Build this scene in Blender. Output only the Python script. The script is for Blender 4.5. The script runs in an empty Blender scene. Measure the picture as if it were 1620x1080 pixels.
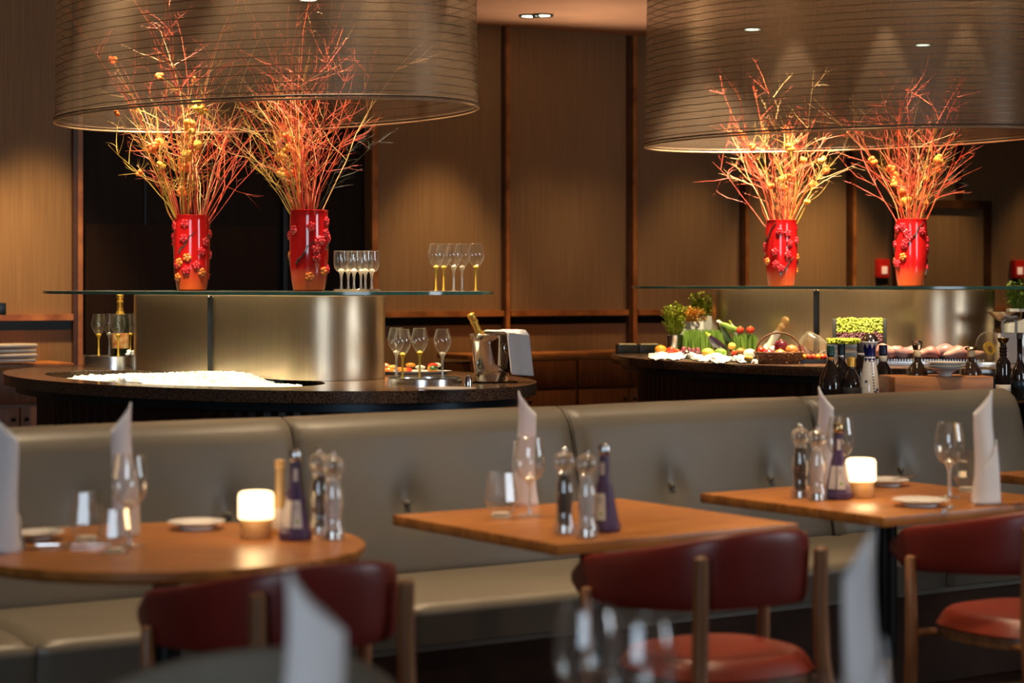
import bpy, bmesh, math, random
from math import sin, cos, pi, radians, sqrt, exp
from mathutils import Vector, Matrix
from mathutils.geometry import tessellate_polygon
random.seed(7)
S = bpy.context.scene
COL = S.collection

# ------------------------------------------------------------ camera, world, exposure
F, HY, CX, H = 3265.0, 450.0, 810.0, 1.36
cd = bpy.data.cameras.new('camera'); cam = bpy.data.objects.new('camera', cd); COL.objects.link(cam)
cam.location = (0, 0, H); cam.rotation_euler = (pi/2, 0, 0)
cd.sensor_width = 36; cd.lens = F/1620*36; cd.shift_y = -90/1620
cd.dof.use_dof = True; cd.dof.focus_distance = 9.3; cd.dof.aperture_fstop = 2.8
cd.clip_end = 100
S.camera = cam
S.view_settings.view_transform = 'Standard'; S.view_settings.look = 'None'
S.view_settings.exposure = 0.0; S.view_settings.gamma = 1.0; S.view_settings.use_curve_mapping = False
S.cycles.use_denoising = True
S.cycles.max_bounces = 8; S.cycles.transparent_max_bounces = 32; S.cycles.transmission_bounces = 8
S.cycles.caustics_reflective = False; S.cycles.caustics_refractive = False
S.cycles.sample_clamp_indirect = 4.0
w = bpy.data.worlds.new('world'); S.world = w; w.use_nodes = True
w.node_tree.nodes['Background'].inputs[0].default_value = (1.0, .8, .6, 1)
w.node_tree.nodes['Background'].inputs[1].default_value = 0.03

def light(kind, name, loc, target, energy, color, size=.1, spot=60, blend=.5, sizey=None):
    l = bpy.data.lights.new(name, kind); l.energy = energy; l.color = color
    if kind == 'AREA':
        l.shape = 'RECTANGLE' if sizey else 'DISK'; l.size = size
        if sizey: l.size_y = sizey
    else:
        l.shadow_soft_size = size
    if kind == 'SPOT':
        l.spot_size = radians(spot); l.spot_blend = blend
    o = bpy.data.objects.new(name, l); COL.objects.link(o); o.location = loc
    d = Vector(target)-Vector(loc); o.rotation_euler = d.to_track_quat('-Z', 'Y').to_euler()
    return o
WARM = (1, .66, .34); WARM2 = (1, .74, .46); GOLD = (1, .60, .25); COOL = (.72, .86, 1)
# daylight through the window behind the camera
light('AREA', 'window_daylight', (-1.6, -2.75, 2.0), (0.2, 6, .8), 110, COOL, 3.0, sizey=1.9)
# daylight through the long window in the side wall
light('AREA', 'window_daylight', (6.3, 4.2, 1.95), (0, 5.2, 1.0), 85, (.82, .91, 1), 2.0, sizey=1.8)
# ceiling spots over the two islands (inside the drum shades)
for (x, y, tx, ty, e) in ((-1.75, 9.75, -1.56, 9.80, 330), (-.75, 9.0, -.92, 9.10, 330), (-1.6, 8.85, -1.5, 8.85, 420), (-1.5, 8.9, -1.95, 9.45, 360),
                          (-.75, 8.5, -.2, 8.70, 380), (-1.6, 9.8, -1.98, 10.3, 220), (-1.0, 8.65, -1.05, 8.45, 300),
                          (1.35, 11.0, 1.5, 11.2, 300), (2.0, 10.5, 2.14, 11.0, 300), (1.2, 11.3, 1.12, 11.9, 620),
                          (1.45, 10.8, 1.45, 11.2, 560), (2.1, 10.5, 2.15, 10.65, 260), (1.8, 10.6, 1.70, 10.9, 320)):
    light('SPOT', 'island_spot', (x, y, 3.12), (tx, ty, .9), e, WARM2, .04, 46, .6)
# soft glow of the inner lamps on the mesh
for (x, y) in ((-1.147, 9.31), (1.73, 10.84)):
    light('POINT', 'shade_glow', (x, y, 3.0), (x, y, 0), 22, WARM, .12)
# wall downlights, one above each panel
# (wall line: origin (.4,15), slope .6)
for (px, e) in ((-60, 150), (55, 230), (690, 150), (860, 34), (940, 34), (1090, 70), (1240, 110), (1310, 150), (1480, 80), (1640, 60)):
    k = (px-CX)/F; Z = 14.76/(1-.6*k); X = k*Z
    light('SPOT', 'wall_downlight', (X+.5145*.75, Z-.8575*.75, 3.14), (X+.12, Z-.2, 1.0), e, GOLD, .06, 52, .8)
for (x, y, tx, ty) in ((.22, 14.45, .15, 13.75), (.62, 14.7, .62, 13.9), (1.0, 14.95, 1.0, 14.1)):
    light('SPOT', 'added_ceiling_fill', (x, y, .95), (tx, ty, 3.2), 75, (1, .60, .36), .06, 46, .9)  # upward spots added to brighten the ceiling, no fixture stands there
# slim spots grazing the inner far side of the drum shades
for (cx_, cy_, pxs) in ((1.73, 10.84, ((1085, 120), (1240, 130), (1400, 130), (1540, 90))), (-1.147, 9.31, ((735, 120), (600, 90), (300, 30)))):
    for px_, e in pxs:
        k_ = (px_-CX)/F; far = None
        for i in range(1440):
            t_ = i*pi/720; x_ = cx_+1.17*cos(t_)*cos(-.72)-.68*sin(t_)*sin(-.72); y_ = cy_+1.17*cos(t_)*sin(-.72)+.68*sin(t_)*cos(-.72)
            if abs(x_/y_-k_) < .0015 and (far is None or y_ > far[1]): far = (x_, y_)
        if far:
            x_ = far[0]+(cx_-far[0])*.16; y_ = far[1]+(cy_-far[1])*.16
            light('SPOT', 'shade_spot', (x_, y_, 3.08), (x_, y_, 0), e, WARM2, .02, 40, .25)
# dining downlights, then two fill spots added to brighten the bottles and crate
for (x, y, tx, ty, e, sp) in ((-.9, 5.3, -.75, 4.9, 150, 60), (.25, 5.8, .2, 5.4, 150, 55), (1.2, 6.3, 1.1, 5.95, 150, 55), (-.9, 6.0, -.8, 6.2, 170, 70),
                              (.2, 6.6, .1, 6.8, 180, 70), (1.4, 7.5, 1.3, 7.6, 110, 70), (1.3, 4.9, 1.3, 5.3, 110, 50), (.55, 4.3, .5, 4.75, 80, 55), (1.7, 8.1, 1.75, 8.75, 140, 50), (2.3, 8.3, 2.35, 9.1, 110, 45)):
    light('SPOT', 'dining_and_fill_spot', (x, y, 3.14), (tx, ty, .75), e, WARM2, .06, sp, .8)

# ------------------------------------------------------------ materials
def mat(name, col, rough=.5, metal=0, noise=0, nscale=20, bump=0, bscale=80, spec=.5, emit=None, estr=0, trans=0, ior=1.45, coat=0, col2=None, stretch=(1, 1, 1), sss=0, alpha=1, detail=4):
    m = bpy.data.materials.new(name); m.use_nodes = True; nt = m.node_tree; N = nt.nodes; b = N['Principled BSDF']
    b.inputs['Base Color'].default_value = (*col, 1); b.inputs['Roughness'].default_value = rough; b.inputs['Metallic'].default_value = metal
    b.inputs['Specular IOR Level'].default_value = spec
    if coat: b.inputs['Coat Weight'].default_value = coat; b.inputs['Coat Roughness'].default_value = .08
    if trans: b.inputs['Transmission Weight'].default_value = trans; b.inputs['IOR'].default_value = ior
    if sss: b.inputs['Subsurface Weight'].default_value = sss; b.inputs['Subsurface Radius'].default_value = (.02, .01, .005)
    if emit: b.inputs['Emission Color'].default_value = (*emit, 1); b.inputs['Emission Strength'].default_value = estr
    if alpha < 1: b.inputs['Alpha'].default_value = alpha
    if noise or col2 or bump:
        tc = N.new('ShaderNodeTexCoord'); mp = N.new('ShaderNodeMapping'); mp.inputs['Scale'].default_value = stretch
        nt.links.new(tc.outputs['Object'], mp.inputs[0])
    if noise or col2:
        n = N.new('ShaderNodeTexNoise'); n.inputs['Scale'].default_value = nscale; n.inputs['Detail'].default_value = detail
        nt.links.new(mp.outputs[0], n.inputs[0])
        r = N.new('ShaderNodeValToRGB'); c2 = col2 or tuple(c*(1-noise) for c in col)
        r.color_ramp.elements[0].position = .36; r.color_ramp.elements[1].position = .64
        r.color_ramp.elements[0].color = (*c2, 1); r.color_ramp.elements[1].color = (*col, 1)
        nt.links.new(n.outputs[0], r.inputs[0]); nt.links.new(r.outputs[0], b.inputs['Base Color'])
    if bump:
        n2 = N.new('ShaderNodeTexNoise'); n2.inputs['Scale'].default_value = bscale; n2.inputs['Detail'].default_value = 4
        nt.links.new(mp.outputs[0], n2.inputs[0])
        bp = N.new('ShaderNodeBump'); bp.inputs['Strength'].default_value = bump; bp.inputs['Distance'].default_value = .01
        nt.links.new(n2.outputs[0], bp.inputs['Height']); nt.links.new(bp.outputs[0], b.inputs['Normal'])
    return m

def thin_glass(name, tint=(.97, .97, .95), base=.10, edge=.85, rough=.045, body=.035, bodycol=(1, .95, .85)):
    m = bpy.data.materials.new(name); m.use_nodes = True; nt = m.node_tree; N = nt.nodes; N.clear()
    o = N.new('ShaderNodeOutputMaterial'); t = N.new('ShaderNodeBsdfTransparent'); g = N.new('ShaderNodeBsdfGlossy'); mx = N.new('ShaderNodeMixShader')
    t.inputs[0].default_value = (*tint, 1); g.inputs['Roughness'].default_value = rough
    lw = N.new('ShaderNodeLayerWeight'); lw.inputs[0].default_value = .5
    p = N.new('ShaderNodeMath'); p.operation = 'POWER'; p.inputs[1].default_value = 2.5
    a = N.new('ShaderNodeMath'); a.operation = 'MULTIPLY_ADD'; a.inputs[1].default_value = edge; a.inputs[2].default_value = base
    L = nt.links.new
    L(lw.outputs['Facing'], p.inputs[0]); L(p.outputs[0], a.inputs[0]); L(a.outputs[0], mx.inputs[0]); L(t.outputs[0], mx.inputs[1]); L(g.outputs[0], mx.inputs[2])
    d = N.new('ShaderNodeBsdfTranslucent'); d2 = N.new('ShaderNodeBsdfDiffuse'); d.inputs[0].default_value = d2.inputs[0].default_value = (*bodycol, 1)
    m0 = N.new('ShaderNodeMixShader'); m0.inputs[0].default_value = .5; L(d.outputs[0], m0.inputs[1]); L(d2.outputs[0], m0.inputs[2])
    q = N.new('ShaderNodeMath'); q.operation = 'MULTIPLY_ADD'; q.inputs[1].default_value = body*5; q.inputs[2].default_value = body; L(p.outputs[0], q.inputs[0])
    m1 = N.new('ShaderNodeMixShader'); L(q.outputs[0], m1.inputs[0]); L(mx.outputs[0], m1.inputs[1]); L(m0.outputs[0], m1.inputs[2]); L(m1.outputs[0], o.inputs[0])
    return m

def scrim(name):
    m = bpy.data.materials.new(name); m.use_nodes = True; nt = m.node_tree; N = nt.nodes; N.clear(); L = nt.links.new
    o = N.new('ShaderNodeOutputMaterial')
    tc = N.new('ShaderNodeTexCoord'); sp = N.new('ShaderNodeSeparateXYZ'); L(tc.outputs['Object'], sp.inputs[0])
    nz = N.new('ShaderNodeTexNoise'); nz.inputs['Scale'].default_value = 5; nz.inputs['Detail'].default_value = 3; L(tc.outputs['Object'], nz.inputs[0])
    s = N.new('ShaderNodeMath'); s.operation = 'MULTIPLY_ADD'; s.inputs[1].default_value = .012; L(nz.outputs[0], s.inputs[0]); L(sp.outputs[2], s.inputs[2])
    d = N.new('ShaderNodeMath'); d.operation = 'DIVIDE'; d.inputs[1].default_value = .036; L(s.outputs[0], d.inputs[0])
    f = N.new('ShaderNodeMath'); f.operation = 'FRACT'; L(d.outputs[0], f.inputs[0])
    lt = N.new('ShaderNodeMath'); lt.operation = 'LESS_THAN'; lt.inputs[1].default_value = .12; L(f.outputs[0], lt.inputs[0])
    # fine vertical threads
    mp = N.new('ShaderNodeMapping'); mp.inputs['Scale'].default_value = (60, 60, 3); L(tc.outputs['Object'], mp.inputs[0])
    n2 = N.new('ShaderNodeTexNoise'); n2.inputs['Scale'].default_value = 4; n2.inputs['Detail'].default_value = 4; L(mp.outputs[0], n2.inputs[0])
    rp = N.new('ShaderNodeMapRange'); rp.inputs[1].default_value = .3; rp.inputs[2].default_value = .7; rp.inputs[3].default_value = .34; rp.inputs[4].default_value = .52; L(n2.outputs[0], rp.inputs[0])
    op = N.new('ShaderNodeMath'); op.operation = 'MAXIMUM'; m9 = N.new('ShaderNodeMath'); m9.operation = 'MULTIPLY'; m9.inputs[1].default_value = .93
    L(lt.outputs[0], m9.inputs[0]); L(rp.outputs[0], op.inputs[0]); L(m9.outputs[0], op.inputs[1])
    cm = N.new('ShaderNodeMixRGB'); cm.inputs[1].default_value = (.20, .155, .115, 1); cm.inputs[2].default_value = (.06, .04, .027, 1); L(lt.outputs[0], cm.inputs[0])
    df = N.new('ShaderNodeBsdfDiffuse'); tl = N.new('ShaderNodeBsdfTranslucent'); gl = N.new('ShaderNodeBsdfGlossy'); gl.inputs['Roughness'].default_value = .35; gl.inputs[0].default_value = (.75, .6, .45, 1)
    L(cm.outputs[0], df.inputs[0]); L(cm.outputs[0], tl.inputs[0])
    a1 = N.new('ShaderNodeMixShader'); a1.inputs[0].default_value = .4; L(df.outputs[0], a1.inputs[1]); L(tl.outputs[0], a1.inputs[2])
    a2 = N.new('ShaderNodeMixShader'); a2.inputs[0].default_value = .14; L(a1.outputs[0], a2.inputs[1]); L(gl.outputs[0], a2.inputs[2])
    tr = N.new('ShaderNodeBsdfTransparent'); a3 = N.new('ShaderNodeMixShader'); L(op.outputs[0], a3.inputs[0]); L(tr.outputs[0], a3.inputs[1]); L(a2.outputs[0], a3.inputs[2]); L(a3.outputs[0], o.inputs[0])
    return m

M = dict(
    wall=mat('wall_veneer', (.31, .195, .10), .6, nscale=3, col2=(.25, .15, .075), stretch=(28, 28, .6), bump=.05, bscale=30, detail=6),
    trimw=mat('trim_wood', (.52, .21, .065), .4, nscale=4, col2=(.28, .10, .03), stretch=(2, 2, 2)),
    trimd=mat('dark_trim', (.09, .035, .015), .4, noise=.4, nscale=8),
    cabinet=mat('cabinet_wood', (.20, .075, .028), .4, nscale=5, col2=(.13, .045, .018), stretch=(8, 8, 1)),
    ceil=mat('ceiling_paint', (.72, .50, .36), .9, noise=.08, nscale=3),
    floor=mat('floor_boards', (.05, .024, .014), .7, spec=.15, nscale=3, col2=(.025, .013, .009), stretch=(1, 9, 1)),
    darkdoor=mat('dark_door', (.014, .008, .006), .5, spec=.12, noise=.3, nscale=2, stretch=(6, 6, .5)),
    steel=mat('brushed_steel', (.78, .62, .44), .30, 1, noise=.10, nscale=8, stretch=(30, 30, .4), bump=.05, bscale=30),
    steelr=mat('satin_steel', (.75, .75, .74), .22, 1, noise=.06, nscale=12),
    chrome=mat('chrome', (.85, .84, .82), .07, 1, noise=.03, nscale=20),
    granite=mat('granite', (.17, .095, .06), .12, nscale=150, col2=(.02, .013, .010), spec=.6, detail=8),
    slat=mat('island_slats', (.030, .009, .007), .4, noise=.4, nscale=12, stretch=(1, 1, .2)),
    blackm=mat('black_metal', (.012, .012, .013), .35, .6, noise=.2, nscale=9),
    bluem=mat('blue_black_metal', (.03, .045, .06), .3, .7, noise=.1, nscale=9),
    brass=mat('brass', (.75, .50, .22), .22, 1, noise=.1, nscale=12),
    glassg=mat('shelf_edge', (.10, .30, .22), .1, 0, noise=.2, nscale=10, spec=.8),
    vase=mat('red_glaze', (.72, .018, .014), .12, noise=.25, nscale=6, coat=.7),
    vaseo=mat('orange_glaze', (.95, .14, .04), .14, noise=.25, nscale=6, coat=.7),
    bloss=mat('blossom_glaze', (.90, .035, .06), .15, noise=.4, nscale=60, coat=.6),
    blossy=mat('yellow_blossom_glaze', (.95, .30, .06), .15, noise=.4, nscale=60, coat=.6),
    vtwig=mat('vase_twig_glaze', (.05, .045, .04), .2, noise=.3, nscale=60, coat=.5),
    twigr=mat('red_twig', (.72, .055, .03), .5, nscale=18, col2=(.85, .20, .07)),
    twigp=mat('pink_twig', (.80, .16, .10), .5, nscale=18, col2=(.55, .05, .04)),
    twigy=mat('yellow_twig', (.62, .42, .07), .5, nscale=18, col2=(.40, .24, .05)),
    twigc=mat('straw_stem', (.80, .52, .22), .5, noise=.3, nscale=18),
    twigd=mat('dark_sprig', (.015, .02, .012), .6, noise=.3, nscale=18),
    flow=mat('orange_flower', (.90, .26, .03), .5, nscale=40, col2=(.9, .16, .03), sss=.2),
    flowy=mat('yellow_flower', (.95, .62, .12), .5, nscale=40, col2=(.9, .4, .05), sss=.2),
    ice=mat('crushed_ice', (.92, .95, .96), .3, noise=.1, nscale=60, bump=.6, bscale=90, sss=.3),
    leatherg=mat('grey_leather', (.142, .120, .090), .42, noise=.12, nscale=3, bump=.08, bscale=160),
    leatherr=mat('oxblood_leather', (.17, .018, .013), .36, noise=.25, nscale=4, bump=.08, bscale=180),
    leathers=mat('red_seat_leather', (.22, .028, .012), .36, noise=.2, nscale=5, bump=.08, bscale=180),
    walnut=mat('walnut', (.26, .115, .045), .38, nscale=4, col2=(.15, .06, .022), stretch=(9, 9, 1)),
    tabletop=mat('table_walnut', (.41, .155, .033), .32, spec=.4, nscale=3, col2=(.23, .078, .017), stretch=(1.2, 14, 8), bump=.03, bscale=20, detail=6),
    linen=mat('linen', (.82, .80, .80), .8, noise=.04, nscale=30, bump=.1, bscale=300),
    porcel=mat('porcelain', (.86, .84, .80), .18, noise=.03, nscale=10, coat=.4),
    glass=thin_glass('clear_glass', base=.13, edge=.95, rough=.04, body=.03),
    glassy=thin_glass('tinted_glass', (.93, .88, .80), .10, .7),
    shelfg=thin_glass('shelf_glass', (.90, .95, .92), .08, .8, .03, .01),
    stem=thin_glass('glass_stem', (.95, .93, .88), .30, .8, .10, .30),
    stemy=mat('gold_stem', (1, .62, .06), .2, noise=.1, nscale=30),
    acryl=thin_glass('acrylic', (.96, .93, .90), .16, .85, .05, .07),
    pepper=mat('peppercorns', (.04, .022, .016), .5, noise=.8, nscale=160, bump=1, bscale=160),
    salt=mat('salt_grains', (.93, .91, .89), .7, noise=.15, nscale=200, bump=.6, bscale=160),
    purple=mat('purple_bottle', (.085, .05, .115), .3, noise=.15, nscale=8),
    label=mat('cream_label', (.72, .66, .58), .6, noise=.08, nscale=40),
    labelg=mat('green_mark', (.35, .55, .05), .6, noise=.1, nscale=40),
    ink=mat('black_ink', (.03, .025, .03), .6, noise=.1, nscale=40),
    gold=mat('gold_foil', (.90, .52, .09), .3, .6, noise=.15, nscale=30, bump=.3, bscale=60),
    oliveb=mat('gold_bottle', (.72, .46, .18), .25, noise=.15, nscale=12),
    champ=mat('green_bottle_glass', (.008, .018, .010), .06, noise=.1, nscale=8, coat=.8),
    darkb=mat('black_bottle_glass', (.012, .008, .008), .05, noise=.1, nscale=8, coat=.8),
    amber=mat('amber_spirit', (.025, .008, .004), .06, noise=.2, nscale=8, coat=.8),
    whitec=mat('white_ceramic', (.82, .80, .76), .12, noise=.04, nscale=10, coat=.6),
    cobalt=mat('cobalt_glaze', (.012, .02, .16), .15, noise=.1, nscale=20, coat=.5),
    shadee=mat('lit_opal_shade', (1, .85, .62), .5, emit=(1, .70, .38), estr=2.9, noise=.02),
    lampw=mat('lamp_base_wood', (.88, .56, .22), .4, nscale=5, col2=(.72, .42, .15), stretch=(1, 1, 6)),
    scrim=scrim('mesh_scrim'),
    rim=mat('shade_rim', (.75, .55, .35), .3, .6, noise=.05),
    rimd=mat('shade_binding', (.12, .08, .05), .5, noise=.1),
    down=mat('downlight_lens', (1, 1, .9), .5, emit=(.85, 1, .72), estr=9, noise=.02),
    greyc=mat('grey_upholstery', (.19, .165, .125), .7, noise=.1, nscale=20, bump=.2, bscale=200),
    boxw=mat('box_wood', (.50, .20, .06), .45, nscale=4, col2=(.30, .12, .045), stretch=(1, 8, 8)),
    herb=mat('yellow_green_herb', (.36, .42, .03), .55, noise=.4, nscale=30, sss=.1),
    herbd=mat('green_herb', (.20, .34, .04), .55, noise=.4, nscale=30, sss=.1),
    grass=mat('wheatgrass', (.26, .42, .06), .5, nscale=20, col2=(.14, .28, .04), stretch=(6, 6, .4)),
    purpleg=mat('purple_cress', (.16, .035, .06), .6, noise=.6, nscale=90),
    auberg=mat('aubergine', (.018, .008, .02), .12, noise=.2, coat=.6),
    zucc=mat('courgette', (.04, .10, .02), .3, noise=.5, nscale=40),
    tom=mat('tomato', (.75, .05, .02), .15, noise=.2, nscale=10, coat=.3),
    oran=mat('orange_pepper', (.90, .32, .03), .2, noise=.2, nscale=10, coat=.3),
    onion=mat('red_onion', (.26, .03, .06), .25, noise=.4, nscale=30),
    squash=mat('squash', (.62, .27, .07), .35, noise=.3, nscale=20),
    garlic=mat('garlic', (.85, .80, .68), .5, noise=.1, nscale=30),
    wicker=mat('wicker', (.22, .09, .03), .6, noise=.5, nscale=80, bump=.6, bscale=100),
    meat=mat('pink_meat', (.42, .11, .10), .4, nscale=14, col2=(.62, .34, .31)),
    fish=mat('pale_fish', (.58, .34, .30), .35, nscale=14, col2=(.34, .17, .20)),
    blackp=mat('black_tray', (.015, .015, .017), .35, noise=.2, nscale=9),
    redcall=mat('red_plastic', (.90, .03, .02), .35, noise=.1, nscale=20),
    oil=mat('lamp_oil_cream', (.75, .62, .35), .3, noise=.1),
    daypane=thin_glass('window_pane', (.96, .98, 1), .04, .5, .02, .0),
    plaster=mat('plaster', (.30, .24, .19), .9, noise=.1, nscale=4),
)

# ------------------------------------------------------------ mesh builder
class MB:
    def __init__(s): s.v = []; s.f = []; s.mi = []; s.cur = 0
    def add(s, vs, fs):
        n = len(s.v); s.v += [tuple(v) for v in vs]; s.f += [tuple(n+i for i in f) for f in fs]; s.mi += [s.cur]*len(fs); return s
    def box(s, c, d, rz=0, rx=0, ry=0):
        R = Matrix.Rotation(rz, 3, 'Z') @ Matrix.Rotation(ry, 3, 'Y') @ Matrix.Rotation(rx, 3, 'X')
        vs = [Vector(c)+R @ Vector((d[0]/2*a, d[1]/2*b, d[2]/2*e)) for a in (-1, 1) for b in (-1, 1) for e in (-1, 1)]
        return s.add(vs, [(0, 1, 3, 2), (4, 6, 7, 5), (0, 4, 5, 1), (2, 3, 7, 6), (0, 2, 6, 4), (1, 5, 7, 3)])
    def lathe(s, prof, n=24, c=(0, 0, 0), sx=1, sy=1, cap=True, rot=0, mtx=None):
        vs = []; fs = []
        for r, z in prof:
            for i in range(n):
                t = rot+2*pi*i/n; vs.append(Vector((c[0]+r*sx*cos(t), c[1]+r*sy*sin(t), c[2]+z)))
        for j in range(len(prof)-1):
            for i in range(n):
                a = j*n+i; b = j*n+(i+1) % n; fs.append((a, b, b+n, a+n))
        if cap:
            if prof[0][0] > 1e-5: fs.append(tuple(reversed(range(n))))
            if prof[-1][0] > 1e-5: fs.append(tuple(range((len(prof)-1)*n, len(prof)*n)))
        if mtx: vs = [mtx @ v for v in vs]
        return s.add(vs, fs)
    def tube(s, pts, rad, n=6, cap=True):
        pts = [Vector(p) for p in pts]; m = len(pts)
        if not hasattr(rad, '__len__'): rad = [rad]*m
        vs = []; fs = []; prev = None
        for j, p in enumerate(pts):
            t = (pts[min(j+1, m-1)]-pts[max(j-1, 0)])
            if t.length < 1e-9: t = Vector((0, 0, 1))
            t.normalize()
            if prev is None:
                u = t.cross(Vector((0, 1, .13))); 
                if u.length < .01: u = t.cross(Vector((1, 0, 0)))
            else: u = prev-t*prev.dot(t)
            u.normalize(); prev = u; w_ = t.cross(u)
            for i in range(n):
                a = 2*pi*i/n; vs.append(p+(u*cos(a)+w_*sin(a))*rad[j])
        for j in range(m-1):
            for i in range(n):
                a = j*n+i; b = j*n+(i+1) % n; fs.append((a, b, b+n, a+n))
        if cap: fs += [tuple(reversed(range(n))), tuple(range((m-1)*n, m*n))]
        return s.add(vs, fs)
    def ball(s, c, r, sc=(1, 1, 1), n=12, m=8, R=None):
        pr = []
        vs = []; fs = []
        for j in range(1, m):
            ph = -pi/2+pi*j/m
            for i in range(n):
                t = 2*pi*i/n; v = Vector((r*sc[0]*cos(ph)*cos(t), r*sc[1]*cos(ph)*sin(t), r*sc[2]*sin(ph)))
                vs.append(v)
        vs += [Vector((0, 0, -r*sc[2])), Vector((0, 0, r*sc[2]))]; A = len(vs)-2
        if R: vs = [R @ v for v in vs]
        vs = [Vector(c)+v for v in vs]
        for j in range(m-2):
            for i in range(n):
                a = j*n+i; b = j*n+(i+1) % n; fs.append((a, b, b+n, a+n))
        for i in range(n):
            fs.append((A, (i+1) % n, i)); fs.append((A+1, (m-2)*n+i, (m-2)*n+(i+1) % n))
        return s.add(vs, fs)
    def prism(s, loops, z0, z1):
        L3 = [[Vector((p[0], p[1], 0)) for p in l] for l in loops]
        tr = tessellate_polygon(L3); flat = [p for l in loops for p in l]; n = len(flat)
        vs = [(p[0], p[1], z0) for p in flat]+[(p[0], p[1], z1) for p in flat]; fs = []
        for t in tr:
            a, b, c = [Vector(flat[i]) for i in t]
            ccw = (b-a).cross(c-a) > 0 if hasattr((b-a), 'cross') and len(a) == 2 else True
            t = tuple(t) if ccw else tuple(reversed(t))
            fs.append(tuple(i+n for i in t)); fs.append(tuple(reversed(t)))
        o = 0
        for l in loops:
            k = len(l)
            for i in range(k):
                a = o+i; b = o+(i+1) % k; fs.append((a, b, b+n, a+n))
            o += k
        return s.add(vs, fs)
    def grid(s, fn, nu, nv, closeu=False):
        vs = [fn(i/nu, j/nv) for j in range(nv+1) for i in range(nu+(0 if closeu else 1))]; W = nu if closeu else nu+1; fs = []
        for j in range(nv):
            for i in range(nu):
                a = j*W+i; b = j*W+(i+1) % W; fs.append((a, b, b+W, a+W))
        return s.add(vs, fs)
    def build(s, name, m, parent=None, loc=None, rz=0, smooth=True, bevel=0, solid=0, sub=0, angle=40, fixn=True):
        me = bpy.data.meshes.new(name); me.from_pydata(s.v, [], s.f); me.update()
        if bevel or fixn:
            bm = bmesh.new(); bm.from_mesh(me)
            if fixn: bmesh.ops.recalc_face_normals(bm, faces=bm.faces)
            if bevel:
                es = [e for e in bm.edges if len(e.link_faces) == 2 and e.calc_face_angle(0) > .6]
                bmesh.ops.bevel(bm, geom=es, offset=bevel, segments=2, profile=.6, affect='EDGES', clamp_overlap=True)
            bm.to_mesh(me); bm.free()
        ms = m if isinstance(m, (list, tuple)) else [m]
        for x in ms: me.materials.append(M[x] if isinstance(x, str) else x)
        if len(ms) > 1 and not bevel:
            for p, i in zip(me.polygons, s.mi): p.material_index = i
        if smooth:
            for p in me.polygons: p.use_smooth = True
            me.set_sharp_from_angle(angle=radians(angle))
        o = bpy.data.objects.new(name, me); COL.objects.link(o)
        if parent: o.parent = parent
        if loc is not None: o.location = loc
        o.rotation_euler.z = rz
        if solid:
            d = o.modifiers.new('solid', 'SOLIDIFY'); d.thickness = solid; d.offset = 0
        if sub:
            d = o.modifiers.new('sub', 'SUBSURF'); d.levels = sub; d.render_levels = sub
        return o

def tag(o, label, cat, group=None, kind=None):
    if label: o['label'] = label
    if cat: o['category'] = cat
    if group: o['group'] = group
    if kind: o['kind'] = kind
    return o
def struct(o): o['kind'] = 'structure'; return o
def thing(name, loc, label, cat, rz=0, group=None, rot=None):
    o = bpy.data.objects.new(name, None); COL.objects.link(o); o.location = loc; o.rotation_euler = rot or (0, 0, rz); o.empty_display_size = .05
    return tag(o, label, cat, group)
def dup(root, loc, label, rz=None, group=None, rot=None, scale=None):
    def cp(o, par):
        c = o.copy(); COL.objects.link(c)
        if par: c.parent = par
        for ch in list(o.children): cp(ch, c)
        return c
    r = cp(root, None); r.location = loc
    if rz is not None: r.rotation_euler = (0, 0, rz)
    if rot is not None: r.rotation_euler = rot
    if scale: r.scale = (scale,)*3
    r['label'] = label
    if group: r['group'] = group
    return r
def P(x, y, h):
    s = (y-HY)/(H-h); return ((x-CX)/s, F/s, h)
def at(x, Z, h): return ((x-CX)*Z/F, Z, h)
def stadium(c, L_, r, ph, n=96):
    pts = []
    h_ = n//2
    for sg_ in (1, -1):
        for i in range(h_+1):
            t = -pi/2+pi*i/h_+(0 if sg_ > 0 else pi); pts.append((sg_*L_+r*cos(t), r*sin(t)))
    # subdivide the straight runs
    out = []
    for a, b in zip(pts, pts[1:]+pts[:1]):
        k = 12 if math.hypot(b[0]-a[0], b[1]-a[1]) > .2 else 1
        for i in range(k): out.append((a[0]+(b[0]-a[0])*i/k, a[1]+(b[1]-a[1])*i/k))
    return [(c[0]+x*cos(ph)-y*sin(ph), c[1]+x*sin(ph)+y*cos(ph)) for x, y in out]
def ell(c, a, b, ph, n=72, t0=0, t1=2*pi):
    return [(c[0]+a*cos(t)*cos(ph)-b*sin(t)*sin(ph), c[1]+a*cos(t)*sin(ph)+b*sin(t)*cos(ph)) for t in [t0+(t1-t0)*i/n for i in range(n)]]

# ------------------------------------------------------------ room shell
CZ = 3.2
struct(MB().box((1, 7.5, -.05), (16, 25, .1)).build('floor', 'floor', smooth=False))
struct(MB().box((1, 7.5, CZ+.05), (16, 25, .1)).build('ceiling', 'ceil', smooth=False))
WD = math.atan(.6); wx, wy = cos(WD), sin(WD)
def wu(px):
    k = (px-CX)/F; Z = 14.76/(1-.6*k); return (k*Z-.4)/wx
WO = (.4, 15, 0)
# wall sections beside the dark doorway
u0, u1 = wu(129), wu(585)
def wallbox(ua, ub, z0, z1, d=.12, off=.06): return MB().box(((ua+ub)/2, off, (z0+z1)/2), (ub-ua, d, z1-z0))
mb = wallbox(-8, u0, 0, CZ); mb.box(((u0+u1)/2, .06, 3.0), (u1-u0, .12, .4)); mb.box(((u1+8)/2, .06, CZ/2), (8-u1, .12, CZ))
struct(mb.build('wall_back', 'wall', loc=WO, rz=WD, smooth=False))
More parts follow.
